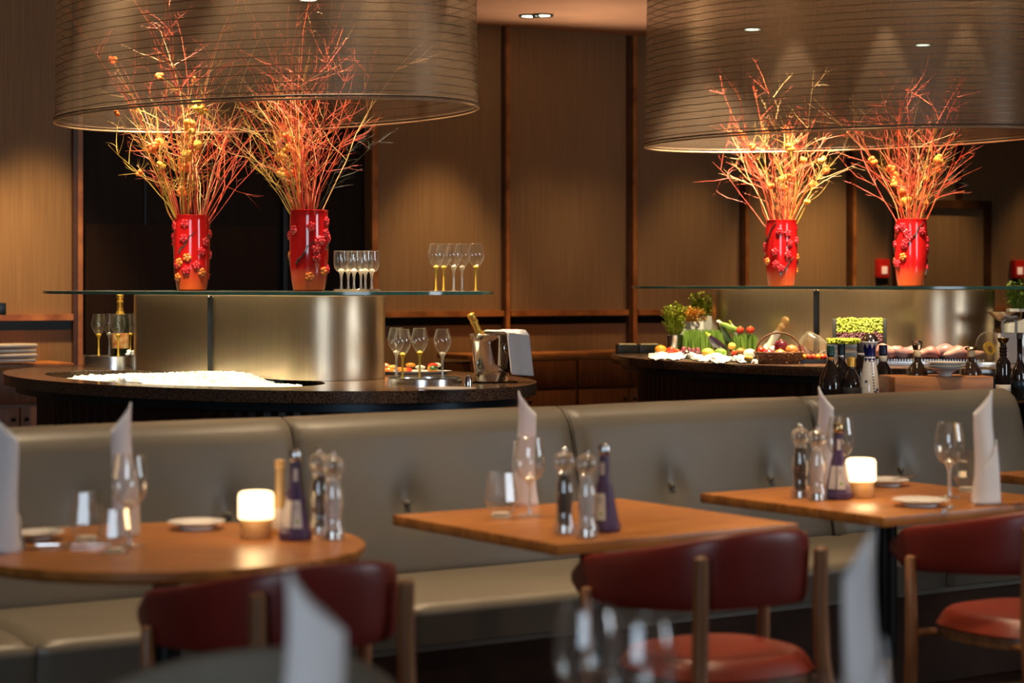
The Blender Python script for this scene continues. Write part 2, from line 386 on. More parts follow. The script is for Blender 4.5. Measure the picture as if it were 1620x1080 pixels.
# dark double door in the opening
d = struct(MB().box(((u0+u1)/2, .10, 1.4), (u1-u0, .04, 2.8)).build('door_1', 'darkdoor', loc=WO, rz=WD, smooth=False))
um = wu(456); MB().box((um, .06, 1.4), (.03, .03, 2.8)).build('door_mullion', 'bluem', parent=d)
MB().box((wu(236), .075, 1.2), (.012, .012, 2.4)).build('door_seam', 'blackm', parent=d)
MB().box(((u0+um)/2, .07, 1.0), (um-u0-.1, .012, 1.5)).build('door_panel', mat('door_panel_wood', (.028, .014, .008), .6, spec=.15, noise=.2, nscale=4, stretch=(8, 8, .5)), parent=d)
# vertical posts
n = 0
for px, wdt, mt in ((117, .03, 'trimd'), (124, .035, 'trimw'), (590, .045, 'trimw'), (795, .022, 'trimd'), (800, .03, 'trimw'), (993, .03, 'trimd'), (1001, .035, 'trimw'), (1172, .03, 'trimd'), (1178, .03, 'trimw'), (1341, .03, 'trimd'), (1348, .03, 'trimw')):
    n += 1; struct(wallbox(wu(px)-wdt/2, wu(px)+wdt/2, 0, CZ, .035, -.0175).build('trim_%d' % n, mt, loc=WO, rz=WD, smooth=False))
n += 1; struct(wallbox(wu(1515)-.025, wu(1515)+.025, 2.06, CZ, .03, -.015).build('trim_%d' % n, 'trimd', loc=WO, rz=WD, smooth=False))
for a, b in ((-400, 112), (598, 792), (804, 989), (1005, 1168), (1182, 1337), (1352, 1405), (1565, 1900)):
    n += 1; struct(wallbox(wu(a), wu(b), 1.135, 1.175, .05, -.025).build('trim_%d' % n, 'trimw', loc=WO, rz=WD, smooth=False))
    n += 1; struct(wallbox(wu(a), wu(b), 1.075, 1.13, .01, -.005).build('trim_%d' % n, 'blackm', loc=WO, rz=WD, smooth=False))
# far service door with dark frame
ua, ub = wu(1416), wu(1556)
d = struct(wallbox(ua, ub, 0, 1.98, .03, -.015).build('door_2', 'wall', loc=WO, rz=WD, smooth=False))
for q in ((ua, 0, .06, 2.0), (ub, 0, .06, 2.0)):
    wallbox(q[0]-.03, q[0]+.03, 0, 2.02, .06, -.03).build('door_jamb', 'trimd', parent=d, smooth=False)
wallbox(ua-.03, ub+.03, 1.98, 2.05, .065, -.0325).build('door_head', 'trimd', parent=d, smooth=False)
# other walls (out of frame but they close the room)
struct(MB().box((-6.5, 7, CZ/2), (.12, 22, CZ)).build('wall_left', 'wall', smooth=False))
wr = MB(); wr.box((6.6, 7.5, .475), (.12, 21, .95)); wr.box((6.6, 7.5, 3.08), (.12, 21, .24)); wr.box((6.6, .05, 1.95), (.12, 6.1, 2.1)); wr.box((6.6, 11.65, 1.95), (.12, 12.7, 2.1))
struct(wr.build('wall_right', 'wall', smooth=False))
w2 = struct(MB().box((6.6, 4.2, 1.95), (.02, 2.2, 2.1)).build('window_2', 'daypane', smooth=False))
fr = MB()
for y in (3.12, 5.28): fr.box((6.5, y, 1.95), (.06, .05, 2.1))
for z in (.92, 2.98): fr.box((6.5, 4.2, z), (.06, 2.2, .05))
fr.build('window_frame', 'blackm', parent=w2, smooth=False)
wf = MB().box((1, -3.0, .45), (16, .12, .9)); wf.box((1, -3.0, 3.1), (16, .12, .2)); wf.box((-5.2, -3.0, 1.95), (3.6, .12, 2.1)); wf.box((4.7, -3.0, 1.95), (9, .12, 2.1))
struct(wf.build('wall_front', 'plaster', smooth=False))
wn = struct(MB().box((-1.6, -3.0, 1.95), (3.6, .02, 2.1)).build('window_1', 'daypane', smooth=False))
fr = MB()
for x in (-3.38, -2.2, -1.0, .18): fr.box((x, -2.95, 1.95), (.05, .06, 2.1))
for z in (.92, 2.98): fr.box((-1.6, -2.95, z), (3.6, .06, .05))
fr.build('window_frame', 'blackm', parent=wn, smooth=False)

# ceiling downlights in view
dl = None
for i, (px, py, lb) in enumerate(((838, 24, 'recessed ceiling spot, smaller oval of the pair between the drum shades'), (858, 23, 'recessed ceiling spot, brighter tilted oval of the pair between the drum shades'),
                    (1190, 45, 'recessed ceiling spot glowing behind the mesh above the third vase'), (1460, 70, 'recessed ceiling spot seen faintly through the mesh above the fourth vase'), (488, -2, 'recessed ceiling spot at the top edge behind the lamp mesh'))):
    s_ = (HY-py)/(CZ-H); loc = ((px-CX)/s_, F/s_, CZ)
    if dl is None:
        dl = thing('ceiling_downlight', loc, lb, 'ceiling light', group='recessed ceiling spots')
        MB().lathe([(.062, -.001), (.075, -.001), (.075, -.012), (.062, -.012), (.058, -.004), (.062, -.001)], 24, cap=False).build('bezel', 'blackm', parent=dl)
        MB().lathe([(.0, -.006), (.058, -.006)], 24, cap=False).build('lens', 'down', parent=dl)
    else: dup(dl, loc, lb)

# wall credenzas along the back wall
def credenza(ua, ub, label, k):
    t = thing('wall_cabinet', (WO[0]+ua*wx, WO[1]+ua*wy, 0), label, 'cabinet', rz=WD); L_ = ub-ua
    MB().box((L_/2, -.25, .43), (L_, .40, .78)).build('cabinet_body', 'cabinet', parent=t, bevel=.004)
    MB().box((L_/2, -.25, .865), (L_+.02, .45, .035)).build('cabinet_top', 'trimw', parent=t, bevel=.004)
    MB().box((L_/2, -.24, .02), (L_-.04, .36, .04)).build('plinth', 'blackm', parent=t)
    for i in range(k):
        cx = L_*(i+.5)/k; wd = L_/k-.02
        dr = MB().box((cx, -.462, .74), (wd, .02, .2)).build('drawer', 'cabinet', parent=t, bevel=.003)
        MB().ball((cx, -.485, .755), .018).build('knob', 'brass', parent=dr)
        for sgn in (-1, 1):
            do = MB().box((cx+sgn*wd/4, -.462, .34), (wd/2-.008, .02, .56)).build('cabinet_door', 'cabinet', parent=t, bevel=.003)
            MB().ball((cx+sgn*.04, -.485, .55), .013).build('knob', 'blackm', parent=do)
credenza(wu(-260), wu(75), 'brown wooden cabinet with an orange top beneath the plate stack', 2)
credenza(wu(690), wu(1165), 'brown wooden drawer cabinet along the panelled wall between the islands', 3)
# folded linen stack on the first cabinet
for i in range(4):
    X, Y = at(14+(i % 2)*1.5, 12.45, 0)[:2]
    b = MB().box((0, 0, .0), (.27, .22, .024), rz=.02*i).build('serving_board', 'porcel', loc=(X, Y, .905+i*.029), rz=WD, bevel=.008)
    tag(b, ['cream serving slab lying directly on the wooden cabinet', 'cream serving slab second from the bottom of its stack', 'cream serving slab third from the bottom of its stack', 'topmost cream serving slab of the stack on the cabinet'][i], 'serving board', 'cream slabs stacked on the cabinet')
    if i < 0: pass
# small blue-grey framed box on the rail
X, Y = at(-2, 12.75, 0)[:2]
tag(MB().box((0, 0, .035), (.09, .05, .075)).build('display_box', 'bluem', loc=(X, Y-.02, 1.175), rz=WD, bevel=.004), 'small blue grey box standing on the orange wall rail', 'box')

# fire call points on the wall
def callpoint(px, lb):
    u = wu(px); t = thing('fire_call_point', (WO[0]+u*wx, WO[1]+u*wy, 1.42), lb, 'fire alarm', rz=WD, group='red call points on the back wall')
    MB().box((0, -.03, .07), (.115, .05, .15)).build('red_case', 'redcall', parent=t, bevel=.006)
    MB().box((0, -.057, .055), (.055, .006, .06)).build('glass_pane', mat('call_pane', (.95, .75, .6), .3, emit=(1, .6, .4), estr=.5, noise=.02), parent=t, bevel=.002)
    MB().box((0, -.025, -.035), (.09, .05, .05)).build('sounder', 'blackm', parent=t, bevel=.006)
callpoint(1392, 'red fire call point on the wall between the two far vases')
callpoint(1606, 'red fire call point on the wall past the service door')

# ------------------------------------------------------------ islands
def island(c, A, B, PH, steelc, sa, sb, sph, shz, shc, sh_a, sh_b, sh_ph, trough, lab):
    t = thing('buffet_island', (c[0], c[1], 0), lab, 'buffet counter')
    outer = ell((0, 0), A, B, PH, 96)
    loops = [outer]
    if trough:
        tc_, ta, tb, tp = trough; hole = list(reversed(ell((tc_[0]-c[0], tc_[1]-c[1]), ta, tb, tp, 64))); loops.append(hole)
    MB().prism(loops, .902, .95).build('granite_top', 'granite', parent=t, angle=50, bevel=.008 if not trough else 0)
    MB().prism([ell((0, 0), A-.06, B-.06, PH, 96)], .865, .901).build('underside_band', 'bluem', parent=t)
    body = MB(); pts = ell((0, 0), A-.16, B-.16, PH, 220)
    pp = []
    for i, p in enumerate(pts):
        k = 1.0 if i % 2 == 0 else .992
        pp += [(p[0]*k, p[1]*k)]
    body.prism([pp], .08, .864).build('slatted_body', 'slat', parent=t, smooth=False)
    MB().prism([ell((0, 0), A-.25, B-.25, PH, 80)], 0, .08).build('kick_plinth', 'blackm', parent=t)
    if trough:
        tb_ = MB(); hl = ell((tc_[0]-c[0], tc_[1]-c[1]), ta, tb, tp, 64)
        tb_.add([(x, y, .945) for x, y in hl]+[(x, y, .905) for x, y in hl], [(i, (i+1) % 64, (i+1) % 64+64, i+64) for i in range(64)]+[tuple(range(64, 128))])
        tb_.build('ice_trough', 'granite', parent=t, fixn=False)
    # steel screen (curved panel around the shelf supports)
    sx, sy = steelc[0]-c[0], steelc[1]-c[1]
    e = stadium((sx, sy), sa, sb, sph, 64); n_ = len(e); z1 = shz-.02
    m_ = MB(); m_.add([(x, y, .951) for x, y in e]+[(x, y, z1) for x, y in e], [(i, (i+1) % n_, (i+1) % n_+n_, i+n_) for i in range(n_)]+[tuple(range(n_, 2*n_))])
    scr = m_.build('steel_screen', 'steel', parent=t, angle=60)
    return t
def shelf(c, a, b, ph, z, lab, supports):
    t = thing('glass_shelf', (c[0], c[1], z), lab, 'shelf')
    MB().prism([ell((0, 0), a, b, ph, 96)], -.012, 0).build('glass_plate', ['shelfg'], parent=t, smooth=False)
    e = ell((0, 0), a+.001, b+.001, ph, 96)
    n_ = 96; MB().add([(x, y, -.0125) for x, y in e]+[(x, y, .0005) for x, y in e], [(i, (i+1) % n_, (i+1) % n_+n_, i+n_) for i in range(n_)]).build('glass_edge', 'glassg', parent=t)
    for (x, y, zb) in supports:
        MB().tube([(x-c[0], y-c[1], zb-z), (x-c[0], y-c[1], -.014)], .016, 12).build('support_post', 'steelr', parent=t)
    return t
ICc = (-1.155, 9.33); SC1 = (-1.20, 9.56); S1 = (.66, .25, -.93)
TR = ((-1.47, 9.08), .98, .42, -.894)
island(ICc, 1.60, .98, -.894, SC1, *S1, 1.33, None, 0, 0, 0, TR, 'dark oval buffet island with the crushed ice trough and champagne glasses')
shelf((-1.16, 9.42), 1.30, .75, -.75, 1.33, 'oval glass shelf carrying two red vases above the ice trough', [])
ICr = (1.70, 11.5); SC2 = (1.90, 11.68); S2 = (.60, .29, -.75)
island(ICr, 1.60, .93, -1.08, SC2, *S2, 1.35, None, 0, 0, 0, None, 'dark oval buffet island spread with vegetables, fish and meat')
shelf((1.88, 11.35), 1.40, .80, -.70, 1.35, 'oval glass shelf carrying two red vases above the vegetables', [])
# steel posts set in the screens
def stadium_fine(c, a, b, ph):
    p = stadium(c, a, b, ph, 300); out = []
    for u, v in zip(p, p[1:]): out += [(u[0]+(v[0]-u[0])*i/30, u[1]+(v[1]-u[1])*i/30) for i in range(30)]
    return out
def ray_on_ellipse(c, a, b, ph, px):
    best = None
    for q in stadium_fine(c, a, b, ph):
        x = CX+F*q[0]/q[1]
        if abs(x-px) < 3 and (best is None or q[1] < best[1]): best = q
    return best
for c, a, b, ph, px, z1, lb in ((SC1, *S1, 331, 1.31, 'dark steel post in the curved screen behind the ice'), (SC2, *S2, 1289, 1.33, 'dark steel post in the curved screen behind the basket and tilted mill')):
    q = ray_on_ellipse(c, a, b, ph, px)
    r_ = thing('shelf_post', (q[0], q[1], .952), lb, 'post', rz=math.atan2(q[1], q[0])-pi/2)
    MB().box((0, -.006, (z1-.952)/2), (.032, .014, z1-.952)).build('post_bar', 'blackm', parent=r_, bevel=.002)
    for dx in (-.01, .01): MB().ball((dx, -.016, z1-.955), .005).build('bolt', 'chrome', parent=r_)
# crushed ice in the trough
ci = MB(); random.seed(3)
def icef(u, v):
    t = 2*pi*u; r = v; x = TR[1]*.96*r*cos(t); y = TR[2]*.96*r*sin(t)
    X = x*cos(TR[3])-y*sin(TR[3]); Y = x*sin(TR[3])+y*cos(TR[3])
    # (x: along the trough, far end negative)
    z = .022+.026*(1-r**3)+(.012*sin(x*5+1)+.010*sin(x*11))+random.uniform(-.008, .008)
    if r > .9: z = .004
    return (X+random.uniform(-.004, .004), Y+random.uniform(-.004, .004), z)
ci.grid(icef, 150, 34, True)
tag(ci.build('crushed_ice', 'ice', loc=(TR[0][0], TR[0][1], .906), smooth=False, fixn=True), 'mound of white crushed ice lying in the counter trough', 'ice', kind='stuff')

# ------------------------------------------------------------ drum shades
def drum(c, lab):
    A, B, ph, z0, z1 = 1.19, .69, -.72, 2.115, 3.0
    t = thing('drum_lamp_shade', (c[0], c[1], z0), lab, 'lamp')
    n_ = 144; e = ell((0, 0), A, B, ph, n_); nz = 2
    e2 = ell((0, 0), A*.985, B*.985, ph, n_)
    MB().add([(x, y, 0) for x, y in e]+[(x, y, z1-z0) for x, y in e2], [(i, (i+1) % n_, (i+1) % n_+n_, i+n_) for i in range(n_)]).build('mesh_scrim', 'scrim', parent=t, angle=60)
    for zz, nm, mt, rr in ((0, 'bottom_rim', 'rim', .0045), (.014, 'bottom_binding', 'rimd', .004), (z1-z0, 'top_rim', 'rim', .0045)):
        pts = [(x, y, zz) for x, y in ell((0, 0), A*1.001 if zz < .5 else A*.985, B*1.001 if zz < .5 else B*.985, ph, n_)]; pts += pts[:1]
        MB().tube(pts, rr, 8, cap=False).build(nm, mt, parent=t)
    # inner support hoop and cables
    for k in range(4):
        q = ell((0, 0), A*.985, B*.985, ph, 4)[k]; MB().tube([(q[0], q[1], z1-z0), (q[0]*.8, q[1]*.8, CZ-z0)], .003, 6).build('hanging_cable', 'steelr', parent=t)
    return t
drum((-1.147, 9.31), 'huge oval brown mesh drum shade hanging over the ice island')
drum((1.73, 10.84), 'huge oval brown mesh drum shade hanging over the vegetable island')

# ------------------------------------------------------------ vases and branches
def vase(loc, lab, seed, rz):
    random.seed(seed)
    t = thing('red_vase', loc, lab, 'vase', rz=rz, group='red blossom vases on the glass shelves')
    pr = [(.0, 0), (.062, 0), (.070, .006), (.078, .05), (.084, .10), (.0865, .18), (.0865, .26), (.085, .32), (.084, .352), (.086, .36), (.081, .362), (.078, .355), (.078, .12), (0, .10)]
    b = MB(); n_ = 40
    b.lathe([(r, z) for r, z in pr if True], n_, cap=False); b.mi = []
    for j in range(len(pr)-1): b.mi += [1 if pr[j+1][1] <= .052 and j < 4 else 0]*n_
    b.build('vase_body', [GLZ], parent=t)
    def R_(z): 
        for i in range(1, 9):
            if z <= pr[i+1][1]: 
                a, c_ = pr[i], pr[i+1]; f_ = (z-a[1])/(c_[1]-a[1]+1e-9); return a[0]+(c_[0]-a[0])*f_
        return .085
    for k in range(24):
        a = random.uniform(0, 2*pi); z = .065+.26*((k*.618) % 1); r = R_(z)-.003
        m_ = MB(); nrm = Vector((cos(a), sin(a), 0)); tg = Vector((-sin(a), cos(a), 0)); up = Vector((0, 0, 1)); c_ = nrm*(r+.002)+up*z
        for q in range(5):
            an = q*2*pi/5+k; m_.ball(c_+(tg*cos(an)+up*sin(an))*.0125, .0105, (1, 1, 1), 8, 5, None)
        m_.ball(c_+nrm*.007, .0065, (1, 1, 1), 8, 5)
        m_.build('blossom', 'blossy' if k % 5 == 0 else 'bloss', parent=t)
    for k in range(4):
        a = k*1.7+.4; pts = [((R_(.1+.05*k+.02*j)+.002)*cos(a+.16*j), (R_(.1+.05*k+.02*j)+.002)*sin(a+.16*j), .06+.06*k+.018*j+.008*sin(j*2)) for j in range(7)]
        MB().tube(pts, [.005-.0005*j for j in range(7)], 6).build('relief_twig', 'vtwig', parent=t)
    return t
def glaze():
    m = bpy.data.materials.new('red_to_orange_glaze'); m.use_nodes = True; nt = m.node_tree; N = nt.nodes; b = N['Principled BSDF']
    tc = N.new('ShaderNodeTexCoord'); sp = N.new('ShaderNodeSeparateXYZ'); nz = N.new('ShaderNodeTexNoise'); nz.inputs['Scale'].default_value = 12
    a = N.new('ShaderNodeMath'); a.operation = 'MULTIPLY_ADD'; a.inputs[1].default_value = .05
    nt.links.new(tc.outputs['Object'], sp.inputs[0]); nt.links.new(tc.outputs['Object'], nz.inputs[0]); nt.links.new(nz.outputs[0], a.inputs[0]); nt.links.new(sp.outputs[2], a.inputs[2])
    r = N.new('ShaderNodeValToRGB'); e = r.color_ramp.elements; e[0].position = .04; e[0].color = (1.0, .17, .03, 1); e[1].position = .13; e[1].color = (.66, .012, .014, 1)
    nt.links.new(a.outputs[0], r.inputs[0]); nt.links.new(r.outputs[0], b.inputs['Base Color'])
    b.inputs['Roughness'].default_value = .12; b.inputs['Coat Weight'].default_value = .7; b.inputs['Coat Roughness'].default_value = .05
    return m
GLZ = glaze()
def branch(m_, p0, dir_, length, r0, wob, nsub, sub_len, depth=0):
    p = Vector(p0); d = Vector(dir_).normalized(); n_ = 9 if depth == 0 else 5; pts = [p.copy()]; st = length/n_; side = Vector((random.gauss(0, 1), random.gauss(0, 1), random.gauss(0, .3))).normalized()
    for i in range(n_):
        d = (d+Vector((random.gauss(0, wob), random.gauss(0, wob), random.gauss(0, wob*.6)))+side*.05).normalized(); p = p+d*st; pts.append(p.copy())
    m_.tube(pts, [r0*(1-.75*i/n_) for i in range(n_+1)], 5 if depth == 0 else 4)
    if depth < 2:
        for k in range(nsub):
            i = random.randint(int(n_*.35), n_-1); d2 = (pts[i]-pts[i-1]).normalized(); rnd = Vector((random.gauss(0, 1), random.gauss(0, 1), random.gauss(0, .4))).normalized()
            branch(m_, pts[i], d2*.8+rnd*.75, sub_len*random.uniform(.5, 1.2), r0*.45, wob*1.4, 2 if depth == 0 else 0, sub_len*.4, depth+1)
    return pts
def bouquet(loc, lab, seed, height, lean, nred, nyel, flowers, fcol, yside):
    random.seed(seed)
    t = thing('branch_bouquet', loc, lab, 'dried branches', group='dried branch bouquets in the red vases')
    tips = []
    for k in range(nred+nyel):
        yel = k >= nred
        a = random.uniform(0, 2*pi); r = random.uniform(.012, .055)
        base = Vector((r*cos(a), r*sin(a), .115)); mouth = .36
        out = random.uniform(.02, .34)
        if yel: out = random.uniform(.05, .28); a = yside+random.uniform(-1.1, 1.1)
        d_ = Vector((cos(a)*out+lean, sin(a)*out*.8, 1))
        # keep inside the mouth
        sl = min(1.0, .062/(.245*max(.001, sqrt(d_.x**2+d_.y**2))+.001))
        start = Vector((.03*cos(a), .03*sin(a), .24)); L_ = height*random.uniform(.45, 1.0)*(0.8 if yel else 1)
        if k % 7 == 3: out = .5; L_ = height*.55; d_ = Vector((cos(a)*.5, sin(a)*.4, 1))
        m_ = MB(); pts = branch(m_, start, d_, L_, random.choice((.0024, .003, .0038)), .10, 5 if not yel else 8, .24 if not yel else .16)
        mt = 'twigy' if yel else random.choice(('twigr', 'twigr', 'twigp'))
        if not yel and k % 6 == 0: mt = 'twigc'
        m_.build('branch', mt, parent=t, smooth=False, fixn=False); tips += [(p, yel) for p in pts[4:]]
    for k in range(2):
        m_ = MB(); a = random.uniform(0, 6.28); st = Vector((.03*cos(a), .03*sin(a), .3))
        pts = branch(m_, st, (cos(a)*.4, sin(a)*.3, 1), height*.45, .002, .08, 14, .12); m_.build('dark_sprig', 'twigd', parent=t, smooth=False, fixn=False)
    random.shuffle(tips)
    ty = [p for p, y in tips if y]+[p for p, y in tips if not y]
    for k in range(flowers):
        c_ = ty[k]; m_ = MB(); s_ = random.uniform(.017, .030); cent = c_
        for q in range(7):
            v = Vector((random.gauss(0, 1), random.gauss(0, 1), random.gauss(0, 1))).normalized(); m_.ball(cent+v*s_*.55, s_*.55, (1, 1, 1), 6, 5)
        m_.build('flower_head', fcol[k % len(fcol)], parent=t)
    return t
V = [((-1.530, 9.86), 1.33, 'red blossom vase, first on the glass shelf above the ice, against the dark doorway', 0.3),
     ((-.905, 9.20), 1.33, 'red blossom vase beside the small wine glasses on the shelf', 2.0),
     ((1.468, 11.25), 1.35, 'slightly blurred red blossom vase over the tilted mill and basket', 4.1),
     ((2.145, 11.10), 1.35, 'slightly blurred red blossom vase between the call point and service door', 5.2)]
BQ = [('tall red and yellow branches in the vase against the dark doorway', 1.28, .02, 34, 20, 14, ('flowy', 'flow'), 3.0),
      ('tall red branches in the vase beside the small wine glasses', 1.22, .02, 38, 12, 8, ('flow', 'flowy'), 2.8),
      ('shorter orange branches with drooping twigs in the vase over the mill', 1.02, .0, 26, 9, 14, ('flow', 'flowy', 'flow'), .2),
      ('bushy orange branches with pods in the vase near the service door', 1.06, .03, 30, 8, 16, ('flow', 'flow', 'flowy'), .5)]
for i, (v, b) in enumerate(zip(V, BQ)):
    vase((*v[0], v[1]), v[2], 10+i, v[3])
    bouquet((*v[0], v[1]), b[0], 31+i, *b[1:])

# ------------------------------------------------------------ glassware
def glass_proto(kind, gold=False):
    nm, prof, st = {
        'tulip': ('champagne_glass', [(.004, .105), (.012, .112), (.024, .128), (.034, .146), (.039, .165), (.038, .182), (.033, .202), (.028, .222)], .105),
        'small': ('small_wine_glass', [(.004, .078), (.020, .084), (.030, .098), (.034, .118), (.034, .145), (.032, .172)], .078),
        'table': ('wine_glass', [(.004, .090), (.014, .093), (.030, .106), (.040, .126), (.043, .148), (.041, .172), (.037, .195), (.034, .212)], .090),
    }[kind]
    t = thing(nm, (0, 0, 0), '', 'glass')
    MB().lathe([(r, z) for r, z in prof], 32, cap=False).build('bowl', 'glass', parent=t)
    rr, rz_ = prof[-1]; pts = [(rr*cos(2*pi*i/32), rr*sin(2*pi*i/32), rz_) for i in range(33)]
    MB().tube(pts, .0009, 6, cap=False).build('rim', 'glassy', parent=t)
    MB().lathe([(.0, .003), (.007, .006), (.0052, .02), (.0046, st-.03), (.0065, st-.008), (.014, st+.008), (.008, st+.016), (0, st+.018)], 14, cap=False).build('stem', 'stemy' if gold else 'stem', parent=t)
    MB().lathe([(0, 0), (.033, 0), (.033, .0015), (.012, .004), (.004, .008)], 28, cap=False).build('foot', 'glassy', parent=t)
    return t
protos = {}
def glass(kind, loc, lab, grp, gold=False, rz=0, scale=1, cat='glass'):
    key = (kind, gold)
    if key not in protos:
        p = glass_proto(kind, gold); protos[key] = p; p.location = loc; p['label'] = lab; p['group'] = grp; p['category'] = cat; p.scale = (scale,)*3; return p
    return dup(protos[key], loc, lab, rz, grp, scale=scale)
def tumbler(loc, lab, grp, s=1):
    if 'tum' not in protos:
        t = thing('tumbler', loc, lab, 'glass', group=grp)
        MB().lathe([(.0, .004), (.026, .004), (.034, .022), (.043, .044), (.041, .062), (.037, .09), (.0345, .118)], 10, cap=False).build('tumbler_wall', 'glass', parent=t, smooth=False)
        MB().lathe([(0, 0), (.025, 0), (.027, .004), (.024, .012), (0, .014)], 20, cap=False).build('thick_base', 'stem', parent=t)
        protos['tum'] = t
        return t
    return dup(protos['tum'], loc, lab, 0, grp, scale=s)

# on the glass shelf
tray_c = at(565, 9.02, 1.33)
tag(MB().lathe([(0, .003), (.095, .003), (.10, .010), (.103, .010), (.10, 0), (0, 0)], 40, cap=False).build('round_tray', 'chrome', loc=tray_c), 'small silver round tray under the clustered wine glasses', 'tray')
sg = [(540, 9.0, 'first in the cluster'), (551, 9.06, 'second in the cluster, set back'), (560, 8.98, 'in the cluster middle at the front'), (571, 9.06, 'in the cluster middle, set back'), (578, 8.97, 'second last in the cluster'), (588, 9.03, 'last in the cluster, nearest the tulip glasses')]
for x, z, lb in sg: glass('small', at(x, z, 1.334), 'small wine glass on the silver tray, '+lb.replace('nearest', 'towards'), 'wine glasses on the silver tray')
tg = [(690, 8.93, 1, 'gold stemmed tulip glass, first of the shelf group and foremost'), (702, 9.02, 1, 'gold stemmed tulip glass half hidden behind the first'), (718, 8.93, 0, 'clear stemmed tulip glass in the shelf group middle'), (731, 9.0, 0, 'clear stemmed tulip glass just past the middle of the shelf group'), (753, 8.90, 1, 'gold stemmed tulip glass standing apart at the shelf tip')]
for x, z, g, lb in tg: glass('tulip', at(x, z, 1.33), lb, 'tulip glasses on the glass shelf', bool(g), scale=.93)
# tray beyond the steel screen: bottle and glasses
def round_stand(loc, r, h, lab):
    t = thing('drinks_tray', loc, lab, 'tray')
    MB().lathe([(r, 0), (r, h), (r+.006, h+.004), (r-.004, h+.004)], 56, cap=False).build('steel_band', 'steelr', parent=t)
    MB().lathe([(0, 0), (0, h-.004), (r-.002, h-.004)], 56, cap=False).build('tray_surface', 'chrome', parent=t)
Zt = 10.32
TC = at(185, Zt, .95); round_stand(TC, .165, .055, 'round steel drinks tray beside the ice carrying the standing champagne bottle')
hh = .95+.052
for x, z, g, lb in ((156, 10.27, 1, 'gold stemmed tulip glass, outermost on the tray with the standing bottle'), (173, 10.38, 0, 'tulip glass half hidden behind the standing champagne bottle'), (187, 10.19, 1, 'tulip glass in front of the standing champagne bottle'),
                    (206, 10.38, 1, 'gold stemmed tulip glass just past the standing champagne bottle'), (221, 10.28, 0, 'clear stemmed tulip glass against the steel screen on the bottle tray')):
    glass('tulip', at(x, z, hh), lb, 'tulip glasses around the standing champagne bottle', bool(g), scale=.95)
def champagne(loc, lab, rot=None, full=True):
    t = thing('champagne_bottle', loc, lab, 'bottle', rot=rot or (0, 0, 0))
    MB().lathe([(0, 0), (.040, 0), (.043, .006), (.043, .155), (.038, .18), (.024, .205), (.016, .225), (.014, .24)], 28, cap=False).build('bottle_glass', 'champ', parent=t)
    MB().lathe([(.0165, .215), (.0155, .235), (.0145, .262), (.0175, .268), (.0175, .275), (.015, .28), (.018, .292), (.018, .305), (.012, .312), (0, .313)], 24, cap=False).build('neck_foil', 'gold', parent=t)
    MB().lathe([(.0245, .197), (.0255, .199), (.0175, .226), (.0165, .226)], 24, cap=False).build('collar_label', 'gold', parent=t)
    MB().lathe([(.0435, .04), (.0438, .042), (.0438, .115), (.0435, .117)], 28, cap=False).build('body_label', 'label' if not full else mat('front_label', (.62, .20, .06), .5, nscale=30, col2=(.80, .55, .25)), parent=t)
    MB().ball((0, -.018, .213), .008, (1, .3, 1)).build('seal', 'ink', parent=t)
    return t
champagne(at(190, 10.3, hh), 'standing champagne bottle with gold foil neck on the drinks tray')
random.seed(5); m_ = MB()
for k in range(26): m_.ball((random.uniform(-.04, .04), random.uniform(-.03, .03), .012+random.uniform(0, .02)), .013, (1, .8, .7), 6, 5)
tag(m_.build('ice_chips', 'ice', loc=at(216, 10.19, hh-.002), smooth=False), 'small heap of ice chips on the champagne tray', 'ice', kind='stuff')
# tray at the near end
Z2 = 8.85
def at_counter(x, y): return P(x, y, .95)
TC2 = at_counter(672, 605); round_stand(TC2, .155, .018, 'low round steel tray under the four tulip glasses beside the ice bucket')
for x, y, g, lb in ((627, 598, 0, 'clear stemmed tulip glass touching the steel screen end, half hidden'), (637, 603, 1, 'gold stemmed tulip glass overlapping its neighbour near the steel screen'), (664, 599, 1, 'gold stemmed tulip glass alone in the low tray middle'), (700, 602, 0, 'clear stemmed tulip glass closest to the ice bucket')):
    p = at_counter(x, y+4); glass('tulip', (p[0], p[1], .964), lb, 'tulip glasses on the low tray', bool(g), scale=.95)
# ice bucket with bottle and cloth
bk = at_counter(778, 604)
t = thing('ice_bucket', (bk[0], bk[1], .95), 'shiny steel ice bucket draped with a white napkin', 'ice bucket')
MB().lathe([(0, .004), (.066, .004), (.070, .01), (.078, .08), (.088, .17), (.092, .196), (.096, .2), (.092, .204), (.087, .196), (.082, .15), (0, .14)], 48, cap=False).build('bucket_shell', 'chrome', parent=t)
for sgn in (-1, 1):
    r_ = MB().tube([(sgn*.0+.0, 0, 0)]+[], .001) if False else MB()
    cx = -.05 if sgn < 0 else .05
    ang = 2.35 if sgn < 0 else -.8
    c_ = Vector((.088*cos(ang+pi), .088*sin(ang+pi), .165)); tg_ = Vector((-sin(ang+pi), cos(ang+pi), 0)); nn_ = Vector((cos(ang+pi), sin(ang+pi), 0))
    r_.tube([c_+nn_*.008+tg_*.02*cos(q*pi/8)+Vector((0, 0, -.022+.022*sin(q*pi/8))) for q in range(17)], .003, 8, cap=False); r_.build('ring_handle', 'brass' if sgn > 0 else 'chrome', parent=t)
MB().lathe([(0, 0), (.105, 0), (.115, .006), (.105, .004), (0, .004)], 40, cap=False).build('under_plate', 'chrome', parent=t)
champagne((bk[0]+.035, bk[1]-.0, .955), 'champagne bottle leaning out of the ice bucket, gold foil neck', rot=(.0, -.42, .2))
